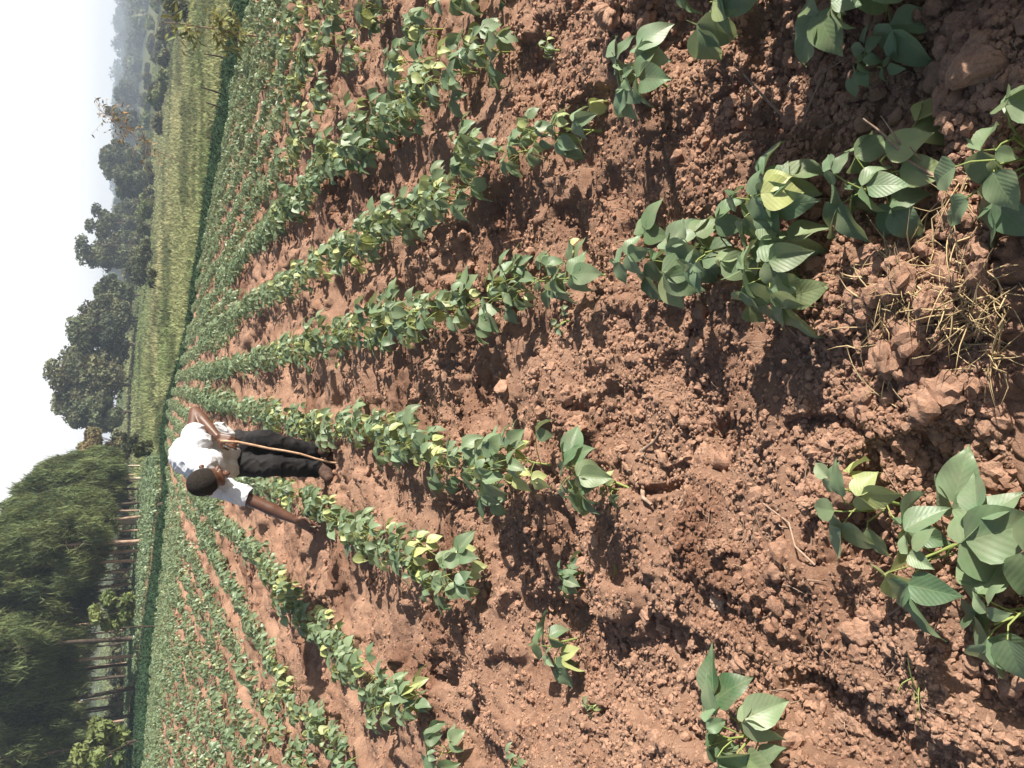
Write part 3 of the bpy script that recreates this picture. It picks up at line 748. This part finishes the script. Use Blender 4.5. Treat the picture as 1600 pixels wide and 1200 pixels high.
# wooded far slope
g = np.random.default_rng(5); cs, rs = [], []
for k in range(520):
    t0 = g.uniform(.02, .46); y = 430*(1250/430)**g.random()
    if y < 560 and g.random() < .5: continue
    x = t0*y; s = g.uniform(3, 7)*(1.3 if g.random() < .15 else 1)
    cs.append([x, y, float(base_z(x, y))+s*.5]); rs.append([s, s, s*.8])
me = crown_mesh('distant_wood', cs, rs, 60000, 1.5, 6, .02, .04)
tag(link('distant_wood', me, M['tree']), 'hazy blue wooded ridge on the skyline at the top of the picture', 'woodland', kind='stuff')

# ------------------------------------------------------------------ saplings and stakes at the field edge
def sapling(loc, pts, n, L, seed, mat, label, r0=.012, zone=(.4, 1), yel=.2, spread=.1):
    g = np.random.default_rng(seed); e = empty('sapling', loc); tag(e, label, 'sapling')
    A, B = Acc(), Acc(); pts = np.array(pts, float); A.add(*tube_np(pts, np.linspace(r0, r0*.3, len(pts)), 6))
    cum = np.linspace(0, 1, len(pts))
    for k in range(n):
        f = g.uniform(*zone); b0 = np.array([np.interp(f, cum, pts[:, i]) for i in range(3)])
        az = g.uniform(0, 6.28); d = np.array([math.cos(az), math.sin(az), g.uniform(-.2, .8)]); d /= np.linalg.norm(d)
        tp = b0+d*spread*g.uniform(.3, 1.3); A.add(*tube_np([b0, tp], [r0*.25, r0*.15], 4))
        for q in range(3):
            dd = d+g.normal(size=3)*.6+np.array([0, 0, -.3])
            V_, F_, uv = leaflet(L*g.uniform(.7, 1.2), L*.30, (4, 1), .2, g.uniform(.2, .9), g)
            B.add(V_@frame(dd, roll=g.normal(0, .8)).T+b0+(tp-b0)*(q+1)/3, F_, uv, g.random(), g.random()*yel*2)
    link('stem', A.mesh('stem'), M['twig'], e); link('leaves', B.mesh('leaves'), M[mat], e)
p = at(408, 58); sapling(p, [[0, 0, -.1], [.01, 0, .25], [.03, 0, .6], [.02, 0, 1.35]], 60, .17, 1, 'bush', 'narrow leaved sapling with reddish stem standing at the field edge near the top corner', .016, (.25, 1), .3, .28)
p = at(304, 262); s = p.y/22
sapling(p, [[0, 0, -.1], [.12*s, 0, .35*s], [.3*s, 0, .8*s], [.75*s, 0, 1.5*s], [1.1*s, 0, 2.0*s]], 60, .26, 2, 'tree2', 'thin leaning sapling with brownish leaves and pale bent stem in the meadow', .03, (.45, 1), .5, .45*s)
for k, (xa, ya, xb, yb, lab) in enumerate(((356, 92, 318, 84, 'dark thin stake in the meadow, nearest the top edge'), (352, 150, 314, 136, 'dark leaning stake in the meadow between two others'), (350, 172, 322, 160, 'short dark stake in the meadow, furthest from the top edge'), (247, 979, 190, 981, 'thin pole standing at the dark ditch before the pines'), (258, 788, 246, 790, 'dark dead stump at the ditch beside the man'))):
    p = at(xa, ya); q = P(xb, yb, p.y); A = Acc(); d = q-p; w_ = .03 if k < 4 else .12
    A.add(*tube_np([[0, 0, -.1], list(d*.5+Vector((.02, 0, 0))), list(d)], [w_, w_*.8, w_*.5], 6))
    o = link('stake' if k < 4 else 'stump', A.mesh('stake'), M['bark_dark']); o.location = p; tag(o, lab, 'stake' if k < 4 else 'stump')

# ------------------------------------------------------------------ small things on the soil
def lone_clod(px, py, rad, seed, label, pale=0, name='soil_clod', cat='clod', sq=(1, 1, 1)):
    p = gpt(px, py); g = np.random.default_rng(seed); bv, bf = ico(5); rr = np.ones(len(bv))*.82
    for n_, am in ((7, .34), (30, .17), (140, .085), (420, .045)):            # crumbs stuck together, each a facet of its own
        c = g.normal(size=(n_, 3)); c /= np.linalg.norm(c, axis=1)[:, None]
        d = np.arccos(np.clip(bv@c.T, -1, 1)); k = d.argmin(1); w_ = math.sqrt(4/n_)
        rr += am*(g.uniform(-.5, .8, n_)[k]-.55*(d[np.arange(len(bv)), k]/w_)**2)
    v = bv*rr[:, None]*rad*np.array(sq)
    me = np_mesh(name, v, bf, False, {'pale': np.full(len(v), pale)})
    o = link(name, me, M['clod']); o.location = (p.x, p.y, p.z+rad*sq[2]*.22); o.rotation_euler = (0, 0, g.uniform(0, 6)); tag(o, label, cat)
lone_clod(1300, 790, .034, 1, 'tall pale brown clod standing beside the young bean plant', .25, sq=(.8, .8, 1.25))
lone_clod(1120, 945, .030, 2, 'cream coloured stone lying on the bare soil', 1, 'stone', 'stone', (1.3, .8, .7))
lone_clod(1000, 18, .065, 3, 'biggest rounded clod at the top edge', .05, sq=(1.1, 1, .8))
lone_clod(1150, 850, .032, 4, 'crumbling light clod below the bare middle', .15, sq=(1.2, .9, .8))
lone_clod(870, 590, .045, 5, 'lumpy orange clod between the long row and the next, beside a small pale one', .15)
lone_clod(885, 575, .018, 6, 'small pale clod resting beside the lumpy orange clod', .6)
lone_clod(990, 500, .02, 7, 'pale clod under the hanging bean leaf', .7)
lone_clod(1500, 1000, .022, 8, 'brown clod beside the round shining leaf', .0, sq=(1.2, .8, .8))
lone_clod(1400, 1110, .036, 9, 'flat shaded clod near the bottom edge', .0, sq=(1.3, 1.1, .55))
lone_clod(1345, 1125, .028, 10, 'cracked flat clod touching the flat shaded one', .1, sq=(1.2, 1, .55))
lone_clod(1540, 1130, .026, 11, 'clod half in shade in the lower right corner', .05)
lone_clod(1040, 362, .03, 12, 'light orange clod above the pale open leaf', .3)
lone_clod(1240, 130, .02, 13, 'light clod in the shade next to the forked twig', .45)
lone_clod(905, 1110, .045, 14, 'lumpy clod near the bottom edge below the dark soil patch', .2)
lone_clod(640, 610, .035, 15, 'rounded clod on the bare strip above the stick row', .1)
def stick(name, pts, r, label, mat='twig', cat='twig', branches=()):
    A = Acc(); P3 = []
    for (px, py, up) in pts:
        q = gpt(px, py); P3.append(np.array([q.x, q.y, q.z+up]))
    o0 = P3[0].copy(); A.add(*tube_np([q-o0 for q in P3], np.linspace(r, r*.5, len(P3)), 6))
    for br in branches:
        B3 = []
        for (px, py, up) in br: q = gpt(px, py); B3.append(np.array([q.x, q.y, q.z+up])-o0)
        A.add(*tube_np(B3, [r*.7, r*.3] if len(B3) == 2 else np.linspace(r*.7, r*.3, len(B3)), 5))
    o = link(name, A.mesh(name), M[mat]); o.location = o0; tag(o, label, cat)
stick('twig', [(1303, 880, .012), (1285, 850, .03), (1262, 815, .03), (1220, 785, .01)], .0028, 'thin bent pinkish twig lying on the soil below the tall clod')
stick('twig', [(1228, 185, .02), (1215, 150, .06), (1205, 122, .09)], .004, 'forked pale twig sticking up from the clods near the top edge', branches=[[(1217, 155, .05), (1232, 140, .08)], [(1220, 165, .04), (1240, 148, .06)]])
stick('twig', [(1283, 192, .01), (1330, 120, .05), (1362, 88, .04)], .002, 'long thin straight twig in the shade above the creased bean leaves')
stick('twig', [(1512, 290, .01), (1485, 260, .08), (1465, 220, .13), (1450, 200, .15)], .0035, 'grey forked twig in deep shade at the right edge', branches=[[(1478, 240, .10), (1475, 195, .14)], [(1490, 265, .06), (1500, 240, .10)]])
stick('dead_leaf', [(1005, 705, .01), (1020, 690, .02), (1032, 672, .012)], .006, 'dark red seed pod lying beside a clod in the bare middle', 'twig', 'dead leaf')
stick('dead_leaf', [(1008, 765, .01), (1018, 777, .015), (1028, 788, .012)], .008, 'reddish dry leaf lying beside the wilted seedling', 'twig', 'dead leaf')
# roots, straw bits and leaf crumbs lying about
g = np.random.default_rng(31); A = Acc()
x, y = scatter(1500, 1.1, 8, 0, g)
for q in range(len(x)):
    if soilmask(x[q], y[q]) < .9: continue
    a_ = g.uniform(0, 6.28); ln = g.uniform(.01, .055)*(1.8 if g.random() < .08 else 1); P3 = []
    for k in range(4):
        xx = x[q]+math.cos(a_)*ln*k/3+g.normal(0, .002); yy = y[q]+math.sin(a_)*ln*k/3+g.normal(0, .002)
        P3.append([xx, yy, float(ground_z(xx, yy))+.004+g.uniform(0, .006)])
    r0 = g.uniform(.0006, .0016); V_, F_ = tube_np(P3, [r0, r0, r0*.8, r0*.4], 3); A.add(V_, F_, None, g.random(), 0)
tag(link('plant_litter', A.mesh('plant_litter'), M['twig']), 'bits of dry straw and root scattered over the tilled soil', 'plant litter', kind='stuff')
# dry grass tufts
def dry_grass(px, py, spread, n, L, seed, label, green=False):
    p = gpt(px, py); g = np.random.default_rng(seed); A = Acc()
    for k in range(n):
        x, y = g.normal(0, spread, 2); a_ = g.uniform(0, 6.28); ln = L*g.uniform(.4, 1.2); el = g.uniform(-.05, .9)
        z0 = float(ground_z(p.x+x, p.y+y))-p.z+.005
        q = [np.array([x, y, z0])]
        for s in range(4):
            a_ += g.normal(0, .12)+(g.normal(0, .9) if g.random() < .18 else 0); el -= .10
            nx = q[-1]+np.array([math.cos(a_)*math.cos(el), math.sin(a_)*math.cos(el), math.sin(el)])*ln/4
            nx[2] = max(nx[2], float(ground_z(p.x+nx[0], p.y+nx[1]))-p.z+.004); q.append(nx)
        wd_ = g.uniform(.5, 1.35); A.add(*tube_np(q, [.0015*wd_, .0016*wd_, .0013*wd_, .0009*wd_, .0003], 3), None, g.random(), g.random()*.3)
    o = link('grass_tuft' if green else 'dry_grass', A.mesh('tuft'), M['stalk' if green else 'straw']); o.location = p; tag(o, label, 'grass')
dry_grass(1440, 455, .028, 130, .075, 1, 'brightest straw yellow grass tuft in a sunlit spot beside the shade')
dry_grass(1555, 480, .035, 120, .085, 2, 'dry brown grass tuft at the right edge beside the brightest one')
dry_grass(1400, 560, .045, 40, .08, 3, 'thin dry grass stalks lying on soil below the brightest tuft')
dry_grass(1570, 560, .012, 22, .08, 4, 'grey spiky grass tuft at the right edge, lowest of the dry grass')
dry_grass(1455, 400, .04, 26, .11, 5, 'long grey grass stalks above the brightest tuft in shade')
dry_grass(1530, 330, .03, 24, .11, 8, 'grey grass stalks under the large dark bean plant')
dry_grass(1490, 1062, .008, 7, .06, 6, 'small green grass tuft in shade near the bottom right', True)
dry_grass(962, 892, .008, 7, .05, 7, 'tiny green grass tuft on the bare soil near the small round plant', True)
for k, (px, py, L, ye, lab) in enumerate(((992, 768, .035, .9, 'wilted yellow bean seedling on the bare soil'), (895, 82, .035, .5, 'tiny weed with narrow leaves among dark clods near the top edge'), (1415, 112, .045, 0, 'small green weed in the deep shade'), (840, 1190, .045, .1, 'tiny bean seedling at the bottom edge'), (918, 1108, .025, .3, 'tiny seedling on the dark brown soil patch'), (905, 495, .03, .1, 'tiny seedling sprouting below the long row'))):
    fol, st, yl = bean(1500+k, h=.07, n=4, L=L, res=(5, 2), yel=ye, spread=.03)
    e = empty('seedling', gpt(px, py)); tag(e, lab, 'seedling')
    if fol.n: link('foliage', fol.mesh('foliage'), M['bean'], e)
    link('stem', st.mesh('stem'), M['stalk'], e)

# ------------------------------------------------------------------ the man

vskin = plain('dark_skin', (.075, .034, .021), (.125, .060, .038), 14, .42, .45, .0015)
M['skin'] = vskin
M['hair'] = plain('black_hair', (.008, .007, .006), (.045, .038, .032), 130, .9, .15, .010)
M['shirt'] = plain('white_cotton', (.56, .58, .62), (.64, .65, .68), 5, .85, .1, .004)
M['trousers'] = plain('black_cloth', (.010, .010, .012), (.026, .024, .024), 6, .8, .2, .006)
M['shoe'] = plain('dusty_shoe', (.035, .022, .018), (.10, .06, .045), 30, .8, .2, .002)
M['stick'] = plain('peeled_stick', (.42, .25, .15), (.62, .42, .28), 25, .7, .2, .001)
M['pale'] = plain('dry_leaf', (.62, .55, .38), (.72, .66, .48), 30, .7, .2)
M['eye'] = plain('eye_white', (.55, .50, .46), (.62, .58, .52), 50, .3, .5)
def capsule(bm, a, b, ra, rb, seg=20):
    a, b = Vector(a), Vector(b); d = b-a; L = d.length
    q = d.to_track_quat('Z', 'Y').to_matrix() if L > 1e-6 else Matrix.Identity(3)
    rings = [(-ra*math.cos(t), ra*math.sin(t)) for t in (.01, .4, .8, 1.2, 1.57)]+[(L*k/4, ra+(rb-ra)*k/4) for k in (1, 2, 3)]+[(L+rb*math.sin(t), rb*math.cos(t)) for t in (0, .4, .8, 1.2, 1.56)]
    vs = [[bm.verts.new(a+q@Vector((math.cos(2*math.pi*j/seg)*r_, math.sin(2*math.pi*j/seg)*r_, z))) for j in range(seg)] for z, r_ in rings]
    for r0, r1 in zip(vs, vs[1:]):
        for j in range(seg): bm.faces.new((r0[j], r0[(j+1) % seg], r1[(j+1) % seg], r1[j]))
    bm.faces.new(vs[0][::-1]); bm.faces.new(vs[-1])
def ellip(bm, c, rad, B=Matrix.Identity(3)):
    r_ = bmesh.ops.create_icosphere(bm, subdivisions=4, radius=1)
    for v in r_['verts']: v.co = Vector(c)+B@Vector((v.co.x*rad[0], v.co.y*rad[1], v.co.z*rad[2]))
def solid(name, bm, mat, parent, vox=.008, smooth=4, wrinkle=None, cut=None):
    """join everything in bm into one continuous skin"""
    me = bpy.data.meshes.new('t'); bm.to_mesh(me); bm.free()
    o = bpy.data.objects.new('t', me); COL.objects.link(o)
    r_ = o.modifiers.new('r', 'REMESH'); r_.mode = 'VOXEL'; r_.voxel_size = vox; r_.use_smooth_shade = True
    q = o.modifiers.new('s', 'SMOOTH'); q.iterations = smooth; q.factor = .5
    dg = bpy.context.evaluated_depsgraph_get(); ev = o.evaluated_get(dg); out = bpy.data.meshes.new_from_object(ev)
    bpy.data.objects.remove(o); bpy.data.meshes.remove(me); out.name = name
    if wrinkle or cut:
        n = len(out.vertices); co = np.empty(n*3, np.float32); out.vertices.foreach_get('co', co); co = co.reshape(-1, 3)
        nr_ = np.empty(n*3, np.float32); out.vertices.foreach_get('normal', nr_); nr_ = nr_.reshape(-1, 3)
        if wrinkle: co = co+nr_*wrinkle(co)[:, None]
        out.vertices.foreach_set('co', co.astype(np.float32).ravel()); out.update()
        if cut:
            b2 = bmesh.new(); b2.from_mesh(out)
            for pc, pn in cut: bmesh.ops.bisect_plane(b2, geom=b2.verts[:]+b2.edges[:]+b2.faces[:], plane_co=pc, plane_no=pn, clear_outer=True)
            b2.to_mesh(out); b2.free()
    out.polygons.foreach_set('use_smooth', np.ones(len(out.polygons), bool))
    return link(name, out, mat, parent)
foot = at(514, 722); YF = foot.y; man = empty('person', foot)
tag(man, 'man in white shirt and black trousers bending forward with one arm reaching to the plants', 'person')
def J(px, py, dy): return P(px, py, YF+dy)-foot
def lerp(a, b, t): return a*(1-t)+b*t
hipA, hipB = J(350, 694, .16), J(352, 723, .13)
kneeA, kneeB = J(424, 693, .0), J(426, 728, -.05)
ankA, ankB = J(497, 706, .08), J(497, 733, .03)
shA, shB = J(303, 680, -.20), J(329, 757, -.36)
neck, headc = J(318, 728, -.42), J(324, 750, -.52)
spine, chest = J(298, 712, -.18), J(322, 722, -.30)
elA, wrA = J(305, 644, -.06), J(340, 682, -.30)
elB, wrB = J(407, 788, -.48), J(462, 813, -.56)
# head axes: the crown tips towards the camera, the face looks down at the plants
fv = Vector((.26, -.30, -.92)).normalized(); uv_ = Vector((-.16, -.80, .46)); uv_ = (uv_-fv*uv_.dot(fv)).normalized(); sv = fv.cross(uv_)
HB = Matrix((sv, fv, uv_)).transposed()
def H_(x, y, z): return headc+HB@Vector((x, y, z))*1.08
bm = bmesh.new()
ellip(bm, H_(0, -.008, .03), (.083, .103, .100), HB)               # skull
ellip(bm, H_(0, .030, -.045), (.062, .070, .085), HB)              # face
ellip(bm, H_(0, .062, -.092), (.034, .030, .028), HB)              # chin
ellip(bm, H_(0, .088, .022), (.056, .020, .016), HB)               # brow
capsule(bm, H_(0, .094, .008), H_(0, .118, -.030), .011, .016)     # nose
for q in (-1, 1):
    ellip(bm, H_(q*.016, .108, -.034), (.011, .012, .009), HB)     # nostril wings
    ellip(bm, H_(q*.044, .070, -.030), (.022, .020, .022), HB)     # cheeks
    ellip(bm, H_(q*.088, -.012, -.012), (.010, .020, .032), HB)    # ears
ellip(bm, H_(0, .094, -.060), (.026, .014, .008), HB); ellip(bm, H_(0, .092, -.073), (.022, .013, .008), HB)   # lips
capsule(bm, lerp(neck, headc, -.25), H_(0, -.03, -.05), .068, .060)
for a_, b_, r0, r1 in ((shA, elA, .052, .042), (shB, elB, .052, .040)): capsule(bm, a_, b_, r0, r1)
for e_, w_ in ((elA, wrA), (elB, wrB)):
    capsule(bm, e_, lerp(e_, w_, .35), .040, .043); capsule(bm, lerp(e_, w_, .35), w_, .043, .026)
capsule(bm, neck, spine, .06, .09); capsule(bm, spine, (hipA+hipB)/2, .09, .10); capsule(bm, lerp(shA, shB, .1), lerp(shB, shA, .1), .055, .055)
for h_, k_, a_ in ((hipA, kneeA, ankA), (hipB, kneeB, ankB)): capsule(bm, h_, k_, .06, .045); capsule(bm, k_, a_, .05, .036)
def hand(bm, w, d, side, curl, spreadv, lens=(.072, .080, .074, .058), thumb_in=.6):
    """palm and five fingers: d runs down the hand, side from little finger to thumb"""
    d = d.normalized(); side = (side-d*side.dot(d)).normalized(); nrm = d.cross(side)
    for q in (-.03, -.010, .010, .03): capsule(bm, w+side*q*.5, w+d*.088+side*q, .015, .0125, 12)
    for k, L in enumerate(lens[::-1]):
        q = -.032+.0215*k; p0 = w+d*.088+side*q; dd = (d+side*spreadv*(k-1.5)).normalized(); c = curl*(1.1-.12*k)
        for sgl, rr, t in ((.45, .0092, c*.5), (.32, .0085, c*1.3), (.25, .0072, c*1.9)):
            dv = dd*math.cos(t)+nrm*math.sin(t); p1 = p0+dv*L*sgl; capsule(bm, p0, p1, rr, rr*.93, 12); p0 = p1
    p0 = w+d*.022+side*.026; t1 = (d*.62+side*.7+nrm*.35).normalized(); p1 = p0+t1*.042; t2 = (d*.9+side*(.5-thumb_in)+nrm*.5).normalized()
    capsule(bm, p0, p1, .0135, .011, 12); p2 = p1+t2*.032; capsule(bm, p1, p2, .0105, .0092, 12); capsule(bm, p2, p2+(t2+nrm*.4).normalized()*.022, .009, .0078, 12)
    return p2
dB = J(500, 829, -.58)-wrB
hand(bm, wrB, dB, Vector((.9, -.35, .2)), .38, .05)
gr = J(358, 691, -.34)
dA = (J(362, 690, -.36)-wrA)
hand(bm, wrA, dA, Vector((-.75, -.3, .1)), .75, .0)
solid('body', bm, M['skin'], man, .006, 3)
for q in (-1, 1):
    b3 = bmesh.new(); ellip(b3, H_(q*.034, .083, -.002), (.013, .011, .009), HB); me = bpy.data.meshes.new('eye'); b3.to_mesh(me); b3.free(); link('eye', me, M['eye'], man)
bm = bmesh.new(); ellip(bm, H_(0, -.016, .040), (.088, .106, .099), HB); ellip(bm, H_(0, -.045, -.005), (.078, .075, .075), HB)
hc = [(H_(0, .062, .062), HB@Vector((0, .86, -.5))), (H_(0, 0, -.052), HB@Vector((0, .35, -1)))]
solid('hair', bm, M['hair'], man, .007, 2, lambda c: .0015*np.sin(c[:, 0]*700)*np.sin(c[:, 1]*650)*np.sin(c[:, 2]*720), cut=hc)
bm = bmesh.new()
waA, waB = J(347, 684, .10), J(352, 731, .02)
capsule(bm, waA, shA, .096, .088); capsule(bm, waB, lerp(shB, neck, .25), .098, .094); capsule(bm, (waA+waB)/2, spine, .125, .142)
capsule(bm, spine, lerp(shA, neck, .3), .140, .10); capsule(bm, spine, neck, .135, .088); capsule(bm, neck, lerp(neck, headc, .35), .085, .074); capsule(bm, shA, lerp(shA, elA, .18), .074, .066)
capsule(bm, J(334, 706, -.05), J(318, 728, -.27), .12, .12)
capsule(bm, shB, J(388, 777, -.45), .080, .068); capsule(bm, spine, shB, .12, .078)
ellip(bm, J(342, 674, .06), (.07, .07, .06)); ellip(bm, J(347, 706, -.10), (.055, .03, .055)); capsule(bm, J(340, 728, -.22), J(326, 722, -.30), .075, .10)
def folds(c):
    x, y, z = c[:, 0], c[:, 1], c[:, 2]
    r1 = 1-np.abs(vnoise(x*11+z*7+y*4, z*6-x*9+y*5, 71)); r2 = 1-np.abs(vnoise(x*24+y*13, z*21-x*6, 72)); r3 = vnoise(x*60+y*31, z*55+y*20, 73)
    return .011*r1**4+.007*r2**4+.0015*r3-.005
sl = (J(388, 777, -.45)-shB).normalized()
solid('shirt', bm, M['shirt'], man, .008, 5, folds, cut=[(J(389, 778, -.45), sl)])
bm = bmesh.new()
capsule(bm, hipA, hipB, .115, .110); capsule(bm, hipA, kneeA, .104, .082); capsule(bm, kneeA, ankA+Vector((0, 0, .02)), .078, .062)
capsule(bm, hipB, kneeB, .100, .080); capsule(bm, kneeB, ankB+Vector((0, 0, .02)), .076, .062); ellip(bm, kneeA+Vector((.02, 0, .06)), (.082, .08, .12))
def folds2(c):
    x, y, z = c[:, 0], c[:, 1], c[:, 2]
    r1 = 1-np.abs(vnoise(x*9+z*6+y*5, z*9-x*5, 81)); r2 = 1-np.abs(vnoise(x*20+y*11+z*9, z*17-x*8, 82))
    return .012*r1**4+.006*r2**4+.001*vnoise(x*55+y*30, z*50, 83)-.004
solid('trousers', bm, M['trousers'], man, .009, 4, folds2, cut=[((0, 0, ankA.z-.035), (0, 0, -1))])
for an, dr in ((ankA, Vector((.10, -1, 0))), (ankB, Vector((-.28, -1, 0)))):
    dr.normalize(); b3 = bmesh.new(); gz = .028
    heel = Vector((an.x, an.y, gz))-dr*.045; toe = heel+dr*.235; ball = heel+dr*.16
    capsule(b3, heel+Vector((0, 0, .012)), ball, .040, .047); capsule(b3, ball, toe, .047, .034); capsule(b3, an-dr*.01+Vector((0, 0, -.01)), heel+Vector((0, 0, .03)), .045, .045); capsule(b3, an+Vector((0, 0, -.03)), ball+Vector((0, 0, .012)), .042, .040)
    solid('shoe', b3, M['shoe'], man, .007, 3)
A = Acc(); base = gpt(531, 723); tops = foot+J(344, 689, -.355); pts = []
for k in range(9):
    f = k/8; q = tops.lerp(base-Vector((0, 0, .02)), f); q.x += .012*math.sin(f*5)+.006*math.sin(f*13); pts.append(list(q-base))
A.add(*tube_np(pts, np.linspace(.0085, .0062, 9), 8))
o = link('walking_stick', A.mesh('stick'), M['stick']); o.location = base; tag(o, "peeled thin wooden stick held in the bending man's hand and resting on the soil", 'stick')
V_, F_, uq = leaflet(.07, .022, (5, 1), .3, .5, np.random.default_rng(1)); A = Acc(); A.add(V_@frame((-.25, -.1, -.95)).T, F_, uq, .5, 0)
o = link('dry_pod', A.mesh('dry_pod'), M['pale']); o.location = foot+J(484, 822, -.60); tag(o, "pale dry leaf tip pinched in the man's reaching fingers", 'leaf')
# ------------------------------------------------------------------ haze

m = bpy.data.materials.new('haze'); m.use_nodes = True; t_ = m.node_tree; t_.nodes.clear()
out = t_.nodes.new('ShaderNodeOutputMaterial'); pv = t_.nodes.new('ShaderNodeVolumePrincipled')
pv.inputs['Color'].default_value = (.72, .84, 1, 1); pv.inputs['Density'].default_value = .0009; pv.inputs['Anisotropy'].default_value = .2
t_.links.new(pv.outputs[0], out.inputs['Volume'])
bm = bmesh.new(); bmesh.ops.create_cube(bm, size=1)
zl, zh = float(Z.min())-1.0, 36.0
for v in bm.verts: v.co = Vector((v.co.x*2700, v.co.y*2700, zl if v.co.z < 0 else zh))
me = bpy.data.meshes.new('haze'); bm.to_mesh(me); bm.free(); tag(link('haze', me, m), kind='stuff')
